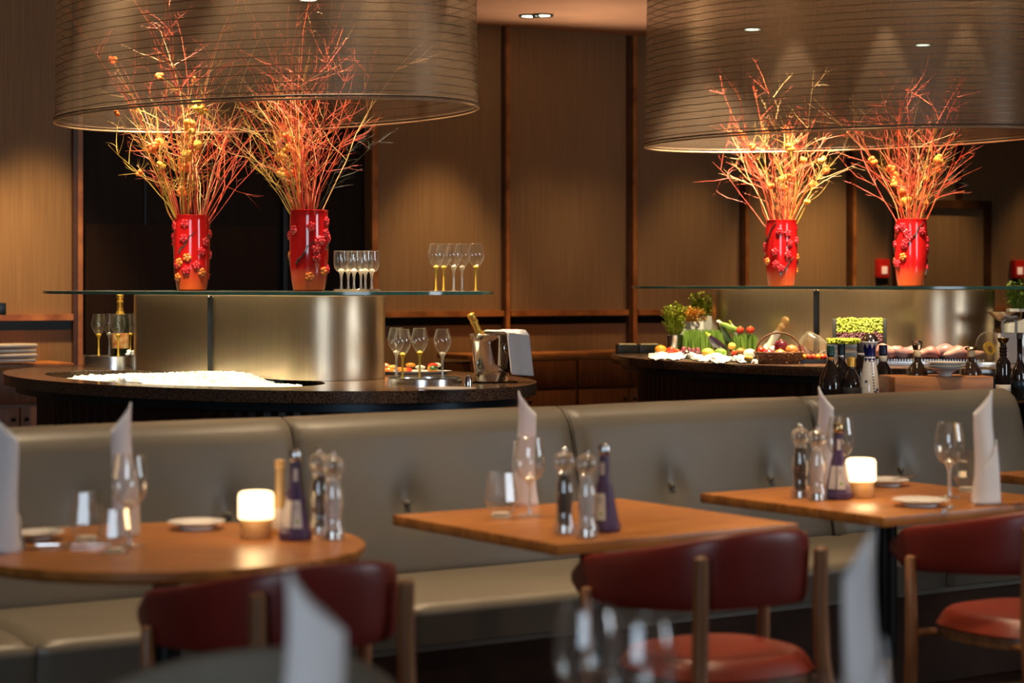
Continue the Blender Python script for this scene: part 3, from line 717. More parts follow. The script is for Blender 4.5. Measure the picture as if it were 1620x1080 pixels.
# hanging cloth over the bucket rim
def cloth(u, v):
    y = -.085+.17*u
    if v < .35: x = -.01+.11*(v/.35); z = .214+.004*sin(u*9)
    else: x = .105+.022*((v-.35)/.65)+.003*sin(u*8); z = .212-.175*((v-.35)/.65)-.012*u
    return (x, y, z)
tag(MB().grid(cloth, 14, 22).build('folded_cloth', 'linen', loc=(bk[0]+.02, bk[1], .95), rz=-.55, solid=.006), 'white napkin hanging over the ice bucket rim', 'cloth')
# little things at the near end
lt_ = at_counter(741, 612)
t = thing('small_steel_pot', (lt_[0], lt_[1], .95), 'tiny steel cup standing by the foot of the ice bucket', 'cup')
MB().lathe([(0, 0), (.016, 0), (.016, .035), (.013, .042), (0, .042)], 20, cap=False).build('cup_body', 'chrome', parent=t); MB().ball((0, 0, .046), .006).build('cup_knob', 'chrome', parent=t)
pl = at_counter(708, 618)
tag(MB().lathe([(0, 0), (.05, 0), (.11, .009), (.112, .011), (.05, .004), (0, .004)], 40, cap=False).build('flat_plate', 'porcel', loc=(pl[0], pl[1], .95)), 'flat pale plate in front of the low tray on the counter rim', 'plate')
# colourful bites behind the screen end
bt = at(650, 9.5, .95)
t = thing('canape_platter', bt, 'platter of small bright canapes behind the tulip glasses', 'food platter')
MB().lathe([(0, 0), (.16, 0), (.19, .014), (.155, .006), (0, .006)], 40, sx=1.0, sy=.6, cap=False).build('platter', 'porcel', parent=t)
random.seed(9)
for k in range(20):
    MB().ball((random.uniform(-.14, .13), random.uniform(-.06, .06), .018+.01*(k % 3)), .016, (1.5, 1, .7), 8, 6).build('canape', random.choice(('oran', 'tom', 'flowy', 'garlic', 'zucc', 'flow')), parent=t)

# ------------------------------------------------------------ food on the second island
def C2(x, y): p = P(x, y, .95); return p
def herbpot(loc, lab, pot, leaf, w_, hpot, hp, nleaf, seed, potshape='cone', flow=False):
    random.seed(seed); t = thing('potted_herb', loc, lab, 'potted plant', group='potted herbs on the island')
    if potshape == 'cone': MB().lathe([(0, 0), (w_*.36, 0), (w_*.46, hpot), (w_*.49, hpot+.003), (w_*.44, hpot), (0, hpot-.01)], 24, cap=False).build('pot', pot, parent=t)
    else: MB().box((0, 0, hpot/2), (w_, w_*.8, hpot)).build('pot', pot, parent=t, bevel=.004)
    m_ = MB()
    for k in range(nleaf):
        a = random.uniform(0, 6.28); r = w_*.62*sqrt(random.random()); z = hpot+random.uniform(.15, 1)*hp*(1-.3*(r/w_))
        tip = Vector((r*cos(a), r*sin(a), z))
        if k % 3 == 0: m_.tube([(r*.3*cos(a), r*.3*sin(a), hpot-.01), tip], .0015, 4)
        d_ = Vector((random.gauss(0, 1), random.gauss(0, 1), random.uniform(0, 1))).normalized(); s_ = random.uniform(.011, .02)
        e_ = d_.cross(Vector((0, 0, 1))).normalized()*s_*.5
        m_.add([tip, tip+d_*s_*.6+e_, tip+d_*s_*1.5+Vector((0, 0, -.002)), tip+d_*s_*.6-e_], [(0, 1, 2, 3)])
    m_.build('herb_leaves', leaf, parent=t, smooth=False, fixn=False)
herbpot(at(1068, 12.0, .95), 'yellow green herb in a shiny steel pot at the island tip', 'steelr', 'herb', .11, .115, .20, 420, 1)
herbpot(at(1092, 12.25, .95), 'yellow flowering herb in a tall white planter behind the steel pot', 'porcel', 'flowy', .15, .19, .085, 420, 2, 'box')
herbpot(at(1110, 12.5, .95), 'green basil in a small white pot, highest and rearmost of the herbs', 'porcel', 'herb', .13, .22, .15, 380, 3, 'box')
herbpot(at(1612, 11.2, 1.15), 'green herb standing behind the steel scale bowl', 'porcel', 'herbd', .12, .08, .16, 300, 4, 'box')
bx = thing('plant_riser', at(1612, 11.2, .95), 'pale box riser under the herb behind the scale', 'riser'); MB().box((0, 0, .1), (.16, .16, .198)).build('riser_body', 'whitec', parent=bx, bevel=.004)
def grassbox(loc, d_, lab, seed):
    random.seed(seed); t = thing('wheatgrass_tray', loc, lab, 'plant tray', rz=.1, group='wheatgrass blocks')
    MB().box((0, 0, .0125), (d_[0]+.01, d_[1]+.01, .025)).build('black_tray', 'blackp', parent=t, bevel=.003)
    m_ = MB()
    for k in range(650):
        x = random.uniform(-.5, .5)*d_[0]; y = random.uniform(-.5, .5)*d_[1]; h_ = d_[2]*random.uniform(.8, 1.02); a = random.uniform(0, 3.14); w__ = .003
        dx, dy = w__*cos(a), w__*sin(a); lx, ly = random.gauss(0, .006), random.gauss(0, .006)
        m_.add([(x-dx, y-dy, .026), (x+dx, y+dy, .026), (x+lx+dx*.6, y+ly+dy*.6, h_), (x+lx-dx*.6, y+ly-dy*.6, h_)], [(0, 1, 2, 3)])
    m_.build('grass_blades', 'grass', parent=t, smooth=False, fixn=False)
grassbox(at(1114, 11.95, .95), (.25, .12, .15), 'long block of green wheatgrass beside the aubergines', 1)
grassbox(at(1178, 11.6, .95), (.12, .10, .13), 'small block of green wheatgrass under the red peppers', 2)
# generic tapered vegetable
def veg(name, loc, L_, r, m_, capm, lab, cat, tilt, rz, grp=None, bulge=.6):
    t = thing(name, loc, lab, cat, rot=(.15, -tilt, 0), group=grp)
    n_ = 10; pr = [(0, 0)]+[(r*(sin(pi*min(1, (i/n_)**bulge))**.6 if 0 < i < n_ else .35)+.0005, L_*i/n_) for i in range(1, n_+1)]
    MB().lathe(pr, 18).build('vegetable_body', m_, parent=t)
    MB().lathe([(r*.5, L_*.96), (r*.35, L_*1.02), (.006, L_*1.06), (.005, L_*1.14), (0, L_*1.14)], 10, cap=False).build('stalk', capm, parent=t)
    return t
G = 'vegetables heaped on the island'
veg('aubergine', at(1148, 11.55, .97), .15, .030, 'auberg', 'herb', 'glossy black aubergine leaning before the wheatgrass', 'vegetable', .75, 0, G)
veg('courgette', at(1162, 11.62, .97), .19, .021, 'zucc', 'herb', 'dark green courgette leaning behind the aubergine', 'vegetable', .45, .9, G)
veg('courgette', at(1170, 11.6, 1.09), .13, .020, 'herbd', 'garlic', 'pale green courgette lying on top of the small wheatgrass', 'vegetable', 1.1, 1.0, G)
veg('leek', at(1170, 11.6, 1.05), .11, .014, 'garlic', 'herb', 'white leek pointing up behind the wheatgrass block', 'vegetable', .5, .9, G)
def rnd(name, loc, r, m_, lab, cat='vegetable', sc=(1, 1, .9), capm='herbd', grp=G):
    t = thing(name, loc, lab, cat, group=grp)
    MB().ball((0, 0, r*sc[2]), r, sc, 18, 12).build('vegetable_body', m_, parent=t)
    MB().lathe([(.008, r*sc[2]*1.93), (.003, r*sc[2]*2.05), (.002, r*sc[2]*2.3), (0, r*sc[2]*2.3)], 8, cap=False).build('stalk', capm, parent=t)
rnd('red_pepper', at(1171, 11.58, 1.085), .022, 'tom', 'small red pepper on the wheatgrass, first of two'); rnd('red_pepper', at(1187, 11.58, 1.085), .023, 'tom', 'small red pepper on the wheatgrass beside the tilted mill')
rnd('yellow_pepper', at(1158, 11.4, 1.0), .022, 'flowy', 'yellow pepper between aubergine and small wheatgrass'); rnd('tomato', at(1161, 11.35, .97), .016, 'tom', 'small tomato beneath the yellow pepper')
# flat white ice bed along the rim
random.seed(12)
def whitebed(u, v):
    px = 1026+172*u+random.uniform(-1, 1); p = P(px, 562.5+10*u+(6+2.5*sin(13*u)+2*sin(31*u))*(v-.25)+random.uniform(-.4, .4), .95)
    return (p[0], p[1], .952+.026*(sin(pi*v)*min(1, 6*u, 6*(1-u)))*(1+.4*sin(23*u))+random.uniform(0, .008))
tag(MB().grid(whitebed, 60, 14).build('ice_bed', 'ice', smooth=False, solid=.003), 'thin bed of white ice along the vegetable island rim', 'ice', kind='stuff')
for x, y, r, mt, nm, lb in ((1045, 556, .030, 'oran', 'orange_pepper', 'orange pepper at the very tip of the vegetables'), (1062, 556, .024, 'tom', 'tomato', 'tomato in front of the shiny steel herb pot'), (1071, 558, .020, 'tom', 'tomato', 'smaller tomato beside the dark grapes'),
                            (1120, 562, .030, 'flowy', 'yellow_pepper', 'yellow pepper at the front edge before the wheatgrass'), (1140, 562, .030, 'herbd', 'green_pepper', 'green pepper touching the yellow one at the front edge'), (1186, 563, .030, 'garlic', 'garlic_bulb', 'white garlic bulb in front of the basket'),
                            (1184, 569, .020, 'flowy', 'lemon', 'small lemon under the garlic bulb'), (1172, 558, .024, 'squash', 'squash', 'pale squash behind the lemon')):
    p = C2(x, y+8); rnd(nm, (p[0], p[1], .965), r, mt, lb, sc=(1.15, 1, .85))
random.seed(20)
t = thing('grape_bunch', (*C2(1092, 567)[:2], .965), 'dark grape bunch between the tomato and yellow pepper', 'fruit')
for k in range(26): MB().ball((random.uniform(-.05, .05), random.uniform(-.03, .03), .012+random.uniform(0, .03)), .011, n=8, m=6).build('grape', 'onion' if k % 3 else 'purpleg', parent=t)
# wicker basket with onions
bs = C2(1232, 575); Zb = bs[1]
t = thing('wicker_basket', (bs[0], bs[1], .95), 'brown wicker basket full of onions and squash', 'basket')
m_ = MB(); 
def Rb(z): return .085+.45*z
for i in range(7):
    z = .005+.009*i; m_.tube([(Rb(z)*cos(2*pi*k/40)*1.15, Rb(z)*sin(2*pi*k/40)*.9, z+.002*sin(k*2.5+i*pi)) for k in range(41)], .005, 6, cap=False)
m_.build('woven_wall', 'wicker', parent=t); MB().lathe([(0, .002), (.088, .002), (.088, .008), (0, .008)], 30, sx=1.15, sy=.9, cap=False).build('basket_floor', 'wicker', parent=t)
m_ = MB(); m_.tube([(.115*cos(pi*k/16), 0, .06+.10*sin(pi*k/16)) for k in range(17)], .005, 6); m_.build('handle', 'wicker', parent=t)
for dx, dy, dz, r, mt, nm, lb in ((-.055, -.03, .012, .034, 'onion', 'red_onion', 'red onion at the basket front beside the garlic'), (-.09, .03, .03, .030, 'tom', 'tomato', 'big tomato at the basket rim under the mill'), (.0, -.05, .012, .034, 'squash', 'squash', 'round squash at the basket front, lowest'),
                                  (.015, .02, .055, .036, 'onion', 'red_onion', 'red onion topping the basket heap'), (.065, .0, .03, .036, 'squash', 'yellow_squash', 'golden squash at the far side of the basket'), (-.02, .05, .03, .032, 'garlic', 'white_onion', 'white onion at the back of the basket'), (.07, -.04, .01, .028, 'oran', 'orange_pepper', 'orange pepper inside the basket front')):
    rnd(nm, (bs[0]+dx, bs[1]+dy, .95+dz), r, mt, lb, sc=(1, 1, .95), capm='squash')
# tilted wooden mill
t = thing('wooden_pepper_mill', at(1213, 11.3, 1.0), 'pale wooden mill leaning out behind the basket', 'mill', rot=(0, .55, 0))
MB().lathe([(0, 0), (.026, 0), (.028, .02), (.020, .04), (.022, .10), (.018, .12)], 20, cap=False).build('mill_body', 'garlic', parent=t)
MB().lathe([(.018, .12), (.014, .14), (.020, .152), (.016, .165), (.012, .172), (.02, .185), (.021, .2), (.012, .212), (0, .214)], 20, cap=False).build('mill_head', 'lampw', parent=t)
# glass cloches
t = thing('tilted_glass_jar', at(1268, 11.2, .96), 'glass jar lying tilted with red spice beyond the basket', 'jar', rot=(0, .5, 0))
MB().lathe([(.0, 0), (.05, 0), (.065, .02), (.055, .10), (.045, .13), (.05, .14)], 28, cap=False).build('jar_wall', 'glassy', parent=t)
MB().lathe([(0, .003), (.048, .003), (.058, .02), (.05, .06), (0, .055)], 24, cap=False).build('red_spice', 'onion', parent=t)
t = thing('glass_cloche', at(1296, 11.0, .985), 'conical glass cover leaning over the tomato tray', 'glass cover', rot=(0, -.5, .0))
MB().lathe([(.075, 0), (.070, .03), (.05, .09), (.02, .13), (.006, .14)], 28, cap=False).build('cover_wall', 'glassy', parent=t)
MB().tube([(.075*cos(2*pi*k/30), .075*sin(2*pi*k/30), 0) for k in range(31)], .003, 6, cap=False).build('cover_rim', 'garlic', parent=t)
# tomato tray
tt = C2(1297, 575)
t = thing('tomato_tray', (tt[0]+.02, tt[1]+.05, .95), 'long black tray of small red tomatoes', 'food tray', rz=-.1)
MB().box((0, 0, .01), (.23, .10, .02)).build('black_tray', 'blackp', parent=t, bevel=.004)
random.seed(2)
for i in range(9):
    for j in range(3): MB().ball((-.095+.024*i, -.03+.03*j, .033), .0145, n=10, m=7).build('small_tomato', 'tom' if (i+j) % 3 else 'oran', parent=t)
# cress boxes (slanted)
def cress(loc, lab, rows, wid, tilt, legs=True):
    t = thing('cress_box', loc, lab, 'plant tray', rot=(tilt, 0, -.15), group='slanted cress boxes')
    MB().box((0, .055, .0), (wid+.05, .08, .21)).build('black_box', 'blackp', parent=t, bevel=.004)
    z = .10
    for mt, hh_ in rows:
        m_ = MB()
        for k in range(int(hh_*wid*42000)):
            x = random.uniform(-.5, .5)*wid; zz = z-hh_*random.random(); m_.ball((x, .008-random.uniform(0, .018), zz), .0065, (1, .8, 1), 5, 4)
        m_.build('cress_leaves', mt, parent=t, smooth=False); z -= hh_
random.seed(8)
cress(at(1360, 10.95, 1.085), 'slanted black box of green and purple cress against the steel screen', (('herb', .08), ('purpleg', .055)), .235, -.35)
t = thing('cress_punnet', at(1334, 10.75, 1.01), 'low punnet of bright green cress in front of the slanted box', 'plant tray')
MB().box((0, 0, -.03), (.19, .13, .06)).build('steel_block', 'steelr', parent=t, bevel=.004)
MB().box((0, 0, .02), (.17, .10, .04)).build('punnet', 'steelr', parent=t, bevel=.003); m_ = MB()
for k in range(420): m_.ball((random.uniform(-.08, .08), random.uniform(-.045, .045), .042+random.uniform(0, .025)), .007, (1, 1, .8), 5, 4)
m_.build('cress_leaves', 'herb', parent=t, smooth=False)
# fish and meat on an ice tray
mt_c = at(1470, 10.55, .95)
t = thing('steel_fish_tray', mt_c, 'long steel tray with a lattice edge under the fish and meat', 'food tray', rz=-.2)
MB().box((0, 0, .012), (.56, .22, .022)).build('tray_base', 'steelr', parent=t, bevel=.003)
m_ = MB()
for i in range(40): m_.box((-.27+.0138*i, -.112, .022), (.006, .006, .022))
m_.build('lattice_edge', 'steelr', parent=t, smooth=False)
random.seed(4)
for k, (dx, dy, L_, rr, mm, lb) in enumerate(((-.20, .0, .16, .032, 'meat', 'pink meat joint at the end of the tray next to the ceramic bottle'), (-.11, .03, .20, .030, 'fish', 'pale fish fillet with a grey skin streak behind the first decanter'), (-.02, -.02, .15, .027, 'meat', 'pink meat cut beside the first decanter neck'),
                                 (.07, .02, .20, .030, 'fish', 'pale fish fillet behind the plate stack'), (.14, -.03, .17, .027, 'meat', 'pink meat cut behind the plate stack edge'), (.21, .02, .15, .025, 'fish', 'pale fish fillet at the tray end near the second decanter'))):
    rr *= 1.3
    def ff(u, v, L_=L_, rr=rr, k=k):
        a = 2*pi*u; x = L_*(v-.5); r = rr*sqrt(max(0, 1-(2*v-1)**2))*(1+.18*sin(7*v+k)); return (x, r*1.3*cos(a), rr*.95+r*1.0*sin(a)+.006*sin(9*v+k))
    o = MB().grid(ff, 16, 16, True).build('meat_cut' if mm == 'meat' else 'fish_fillet', mm, loc=(mt_c[0]+dx*cos(-.2), mt_c[1]+dx*sin(-.2)+dy, .973), rz=.3*sin(k*2.1))
    tag(o, lb, 'meat' if mm == 'meat' else 'fish', 'fish and meat on the steel tray')
# black container with cream tops on the tip
for x, lb in ((992, 'black food container with cream filling, nearer the cabinet'), (1026, 'black food container with cream filling, touching the herb side')):
    t = thing('black_container', at(x, 12.4, .95), lb.replace('nearer', 'towards'), 'container', rz=.1, group='black food containers at the island tip')
    MB().box((0, 0, .025), (.125, .10, .05)).build('container_body', 'blackp', parent=t, bevel=.004)
    MB().box((0, 0, .052), (.105, .08, .008)).build('cream_filling', 'oil', parent=t, bevel=.003)
# scale with steel bowl, slicer
sc_ = at(1597, 10.75, .95)
t = thing('kitchen_scale', sc_, 'pale kitchen scale with a wide steel bowl on top', 'scale')
MB().box((0, 0, .08), (.14, .12, .16)).build('scale_body', 'whitec', parent=t, bevel=.01)
for sx_ in (-.035, .035): MB().tube([(sx_, 0, .16), (sx_, 0, .215)], .008, 8).build('bowl_support', 'whitec', parent=t)
MB().lathe([(0, .214), (.04, .214), (.08, .235), (.112, .265), (.115, .268), (.11, .266), (.078, .24), (.04, .22), (0, .219)], 36, cap=False).build('scale_bowl', 'chrome', parent=t)
sl = at(1563, 10.4, .95)
t = thing('round_dial', sl, 'tilted clear disc with a golden dial beside the scale', 'dial', rot=(0, 0, .2))
R1 = Matrix.Rotation(.45, 4, 'Y') @ Matrix.Rotation(1.2, 4, 'X')
MB().lathe([(0, -.01), (.07, -.01), (.075, 0), (.07, .01), (0, .01)], 36, cap=False, mtx=Matrix.Translation((0, 0, .085)) @ Matrix.Scale(1.25, 4, (.3, 0, .95)) @ R1).build('disc_body', 'glassy', parent=t)
MB().lathe([(0, .012), (.035, .012), (.035, .016), (0, .016)], 30, cap=False, mtx=Matrix.Translation((0, 0, .085)) @ R1).build('golden_dial', 'gold', parent=t)
MB().lathe([(0, .017), (.012, .017), (.012, .019), (0, .019)], 16, cap=False, mtx=Matrix.Translation((0, 0, .085)) @ R1).build('dial_hub', 'cabinet', parent=t)
MB().box((0, .02, .01), (.14, .08, .02)).build('disc_stand', 'steelr', parent=t, bevel=.003)

# ------------------------------------------------------------ banquette
BA = radians(33.5); bu = (cos(BA), sin(BA)); bn = (-sin(BA), cos(BA))
B0 = (.16, 7.05)                 # point on the top line of the backrest
def bt_(px):
    k = (px-CX)/F; # X=kZ ; (X,Z)=B0+t*bu
    return (k*B0[1]-B0[0])/(bu[0]-k*bu[1])
edges = [bt_(450)-1.09*2, bt_(450)-1.09, bt_(450), bt_(885), bt_(1265), bt_(1592)]
bq = thing('banquette', (B0[0]-bn[0]*.22, B0[1]-bn[1]*.22, 0), 'long grey leather banquette with buttoned back panels', 'banquette', rz=BA)
# local: x along, y away from the camera (0 = seat back line), z up
prof = [(.012, .40), (.0, .46), (.022, .56), (.055, .66), (.085, .76), (.105, .84), (.118, .885), (.135, .915), (.165, .938), (.205, .949), (.245, .945), (.270, .925), (.278, .88), (.28, .80)]
def resamp(pr, n):
    L = [0]
    for a, b in zip(pr, pr[1:]): L.append(L[-1]+math.hypot(b[0]-a[0], b[1]-a[1]))
    out = []
    for i in range(n+1):
        s_ = L[-1]*i/n; j = max(k for k in range(len(L)) if L[k] <= s_+1e-9); j = min(j, len(pr)-2); f_ = (s_-L[j])/(L[j+1]-L[j]); out.append((pr[j][0]+(pr[j+1][0]-pr[j][0])*f_, pr[j][1]+(pr[j+1][1]-pr[j][1])*f_))
    return out
PR = resamp(prof, 60)
for i in range(5):
    a, b = edges[i]+.0015, edges[i+1]-.0015; W = b-a; btn = [(W*.345, .665), (W*.76, .665)]
    def bf(u, v, a=a, W=W, btn=btn):
        j = min(60, round(v*60)); y, z = PR[j]; x = W*u
        e_ = min(x, W-x); sq = .030*exp(-e_/.018)+.012*exp(-e_/.09)
        y += sq; z -= sq*(.6 if v > .75 else .1)
        for bx_, bz in btn:
            d2 = ((x-bx_)/.045)**2+((z-bz)/(.075 if z > bz else .05))**2; y += .020*exp(-d2)*(v < .6)
            y += .010*exp(-((x-bx_)/.14)**2-((z-bz)/.16)**2)*(v < .6)
        return (a+x, y, z)
    c_ = MB().grid(bf, 70, 60).build('back_cushion', 'leatherg', parent=bq, angle=80, fixn=False)
    for bx_, bz in btn: MB().ball((a+bx_, .056+.019, bz), .012, (1, .6, 1), 14, 8).build('button', 'steelr' if 0 else 'leatherg', parent=c_)
    # end closure panels
    for xx, sg_ in ((a+.004, 1), (b-.004, -1)):
        m_ = MB(); q = [(xx, y+.03, z-.004) for y, z in PR[::4]]; q += [(xx, .279, .40)]
        m_.add(q, [tuple(range(len(q)))]); m_.build('side_gusset', 'leatherg', parent=c_, smooth=False, fixn=False)
    def sf(u, v, a=a, W=W):
        # seat cushion profile: from back top to front then down
        x = W*u; s_ = v; e_ = min(x, W-x); sq = .02*exp(-e_/.015)
        if s_ < .6: y = .02-.54*(s_/.6); z = .455+.012*sin(pi*s_/.6)
        elif s_ < .72: q = (s_-.6)/.12*pi/2; y = -.52-.035*sin(q); z = .455-.035*(1-cos(q))
        else: y = -.555+.012*(s_-.72)/.28; z = .42-.085*(s_-.72)/.28
        return (a+x, y+sq*(s_ > .6), z-sq*(s_ <= .65))
    MB().grid(sf, 50, 60).build('seat_cushion', 'leatherg', parent=bq, angle=80, fixn=False)
L0, L1 = edges[0], edges[-1]
MB().box(((L0+L1)/2, -.26, .36), (L1-L0-.01, .50, .10)).build('seat_base', 'leatherg', parent=bq)
MB().box(((L0+L1)/2, -.13, .155), (L1-L0-.05, .72, .305)).build('plinth', 'floor', parent=bq)
MB().box(((L0+L1)/2, .255, .44), (L1-L0-.01, .06, .80)).build('back_board', 'walnut', parent=bq)

# ------------------------------------------------------------ tables
def table_legs(t, colr=.033):
    MB().tube([(0, 0, .29), (0, 0, .718)], colr, 24).build('column', 'blackm', parent=t)
    MB().tube([(0, 0, .015), (0, 0, .292)], .021, 24).build('brass_sleeve', 'brass', parent=t)
    MB().lathe([(0, 0), (.22, 0), (.22, .008), (.03, .018), (0, .018)], 40, cap=False).build('base_plate', 'blackm', parent=t)
    MB().box((0, 0, .716), (.30, .30, .012)).build('mounting_plate', 'blackm', parent=t, bevel=.002)
TA = radians(34.2)
def sqtable(c, lab, group='square walnut dining tables'):
    t = thing('dining_table', (c[0], c[1], 0), lab, 'table', rz=TA, group=group)
    MB().box((0, 0, .736), (.756, .756, .028)).build('tabletop', 'tabletop', parent=t, bevel=.003)
    table_legs(t); return t
T2 = (.208, 5.37); sqtable(T2, 'square walnut table in the middle, holding mills but no lamp')
T3 = (T2[0]+.867, T2[1]+.57); sqtable(T3, 'square walnut table with a glowing lamp and two side plates')
T4 = (T2[0]+.867*2.14, T2[1]+.57*2.14); sqtable(T4, 'square walnut table cut by the picture edge beyond the banquette end')
T1 = (-.81, 4.84)
t = thing('round_dining_table', (*T1, 0), 'round walnut table crowded with cutlery, lamp and glasses', 'table')
MB().lathe([(0, .722), (.455, .722), (.465, .732), (.465, .747), (.462, .75), (0, .75)], 96, cap=False).build('tabletop', 'tabletop', parent=t)
table_legs(t)
T0 = (.12, 2.3)
t = thing('round_dining_table', (*T0, 0), 'round table just below the picture, under the blurred glasses', 'table')
MB().lathe([(0, .722), (.475, .722), (.485, .732), (.485, .747), (.482, .75), (0, .75)], 96, cap=False).build('tabletop', 'tabletop', parent=t); table_legs(t)

# ------------------------------------------------------------ chairs
def chair(c, th, lab):
    t = thing('armchair', (c[0], c[1], 0), lab, 'chair', rz=th, group='oxblood leather chairs with walnut legs')
    # backrest band
    def band_pt(q):   # q in [-1,1]
        th_ = q*pi/2*1.0; n_ = 3.0
        sx_, cx_ = sin(th_), cos(th_)
        x = .232*math.copysign(abs(sx_)**(2/n_), sx_); y = .285-.435*abs(cx_)**(2/n_)
        return x, y
    def top(q): return .803-.085*abs(q)**1.6
    def bot(q): return .628-.022*abs(q)**2+.0
    nq = 60
    def bandf(u, v):
        q = -1+2*v; qq = max(-.999, min(.999, q)); x, y = band_pt(qq); x2, y2 = band_pt(min(.9999, qq+.01)); x1, y1 = band_pt(max(-.9999, qq-.01))
        tx, ty = x2-x1, y2-y1; L_ = math.hypot(tx, ty)+1e-9; nx, ny = ty/L_, -tx/L_
        zt, zb = top(q), bot(q); endf = sqrt(max(0, 1-((abs(q)-.93)/.07)**2)) if abs(q) > .93 else 1
        hc = (zt+zb)/2; hh_ = (zt-zb)/2*(.25+.75*endf); th2 = .016*(.3+.7*endf)
        a = 2*pi*u; ca, sa_ = cos(a), sin(a); n_ = 3.5
        dz = hh_*math.copysign(abs(sa_)**(2/n_), sa_); dn = th2*math.copysign(abs(ca)**(2/n_), ca)
        lean = -.10*(hc+dz-.63)*(1-abs(q))
        return (x+nx*dn, y+ny*dn+lean, hc+dz)
    bk_ = MB(); bk_.grid(bandf, 28, nq, True); n28 = 28; bk_.f.append(tuple(range(28))); bk_.f.append(tuple(nq*28+i for i in range(28))); bk_.mi += [0, 0]
    bk_.build('backrest', 'leatherr', parent=t, angle=60)
    for sg_ in (-1, 1):
        MB().tube([(sg_*.168, -.158, .755), (sg_*.168, -.160, .75), (sg_*.168, -.158, .62), (sg_*.172, -.160, .50), (sg_*.195, -.20, .25), (sg_*.225, -.265, 0)], [.012, .0175, .0185, .019, .018, .013], 14).build('leg', 'walnut', parent=t)
        MB().tube([(sg_*.258, .175, .652), (sg_*.258, .175, .647), (sg_*.255, .175, .50), (sg_*.25, .178, .40), (sg_*.248, .19, .2), (sg_*.25, .205, 0)], [.009, .0135, .0165, .018, .017, .012], 14).build('leg', 'walnut', parent=t)
    # seat
    def seatf(u, v):
        a = 2*pi*u; n_ = 2.7; r = v
        x = .212*r*math.copysign(abs(cos(a))**(2/n_), cos(a)); y = .02+.205*r*math.copysign(abs(sin(a))**(2/n_), sin(a))
        z = .523-.014*r*r-.035*max(0, r-.86)**1.5/.05
        return (x, y, z)
    m_ = MB(); m_.grid(seatf, 48, 20, True)
    s1 = [seatf(i/48, 1) for i in range(48)]; m_.add([(x, y, .468) for x, y, z in s1]+[(x*1.012, y*1.012, z) for x, y, z in s1], [(i, (i+1) % 48, (i+1) % 48+48, i+48) for i in range(48)]+[tuple(range(48))])
    m_.build('seat', 'leathers', parent=t, angle=70)
    MB().prism([[(x*.97, y*.97) for x, y, z in s1]], .44, .4675).build('seat_frame', 'walnut', parent=t, bevel=.004)
    for sg_ in (-1, 1):
        MB().tube([(sg_*.17, -.10, .448), (sg_*.176, -.165, .448)], .011, 8).build('rail', 'walnut', parent=t)
        MB().tube([(sg_*.18, .16, .448), (sg_*.252, .176, .448)], .011, 8).build('rail', 'walnut', parent=t)
    return t
chair((.486, 4.81), radians(30), 'oxblood leather armchair drawn up to the middle square table')
chair((-.445, 4.273), radians(33), 'oxblood leather armchair standing before the round table')
chair((1.353, 5.38), radians(31), 'oxblood leather armchair cut by the picture edge, with lit red seat')
# grey tub chair
t = thing('tub_chair', (-.42, 2.74, 0), 'dark grey upholstered tub chair, only its rounded back rim visible', 'chair', rz=radians(148))
def tub(u, v):
    q = -1+2*v; a = q*1.9; x = .27*sin(a); y = -.24*cos(a); zt = .842-.13*abs(q)**1.8; zb = .40; th2 = .032
    L_ = math.hypot(x/.27**2, y/.24**2); nx, ny = x/.27**2/L_, y/.24**2/L_; b = 2*pi*u; n_ = 4
    dz = (zt-zb)/2*math.copysign(abs(sin(b))**(2/n_), sin(b)); dn = th2*math.copysign(abs(cos(b))**(2/n_), cos(b))
    return (x+nx*dn, y+ny*dn, (zt+zb)/2+dz)
m_ = MB(); m_.grid(tub, 28, 48, True); m_.f.append(tuple(range(28))); m_.f.append(tuple(48*28+i for i in range(28))); m_.mi += [0, 0]
m_.build('curved_back', 'greyc', parent=t, angle=60)
MB().lathe([(0, .36), (.22, .36), (.235, .39), (.235, .45), (.21, .475), (0, .48)], 36, cap=False).build('seat', 'greyc', parent=t)
for a in range(4):
    q = pi/4+a*pi/2; MB().tube([(.15*cos(q), .15*sin(q), .36), (.22*cos(q), .22*sin(q), 0)], [.018, .011], 10).build('leg', 'walnut', parent=t)

# ------------------------------------------------------------ table settings
def napkin(loc, lab, rz, hgt=.31, r0=.036):
    def nf(u, v):
        a = 2*pi*1.3*u; top_ = hgt*(1-.21*((1-cos(a))/2)**.7); z = v*top_; q_ = z/hgt
        r = r0*(1-.22*q_)*(1+.05*sin(3*a))-.0016*u+.006*(1-v)**4
        return (r*cos(a)+.004*sin(6*q_), r*sin(a)*(.9-.55*q_**1.4), z)
    t = thing('folded_napkin', loc, lab, 'napkin', rz=rz, group='standing white napkins')
    MB().grid(nf, 60, 24).build('rolled_cloth', 'linen', parent=t, solid=.0018, fixn=False)
    def fl(u, v):
        a = -2.7+2.4*u; top_ = hgt*(.20+.36*u); z = v*top_; q_ = z/hgt
        r = r0*(1-.22*q_)*1.08+.0035+.007*(1-v)**3+.002*sin(9*u)
        return (r*cos(a)+.004*sin(6*q_), r*sin(a)*(.9-.55*q_**1.4)-.002, z)
    MB().grid(fl, 24, 16).build('folded_cuff', 'linen', parent=t, solid=.002, fixn=False)
    return t
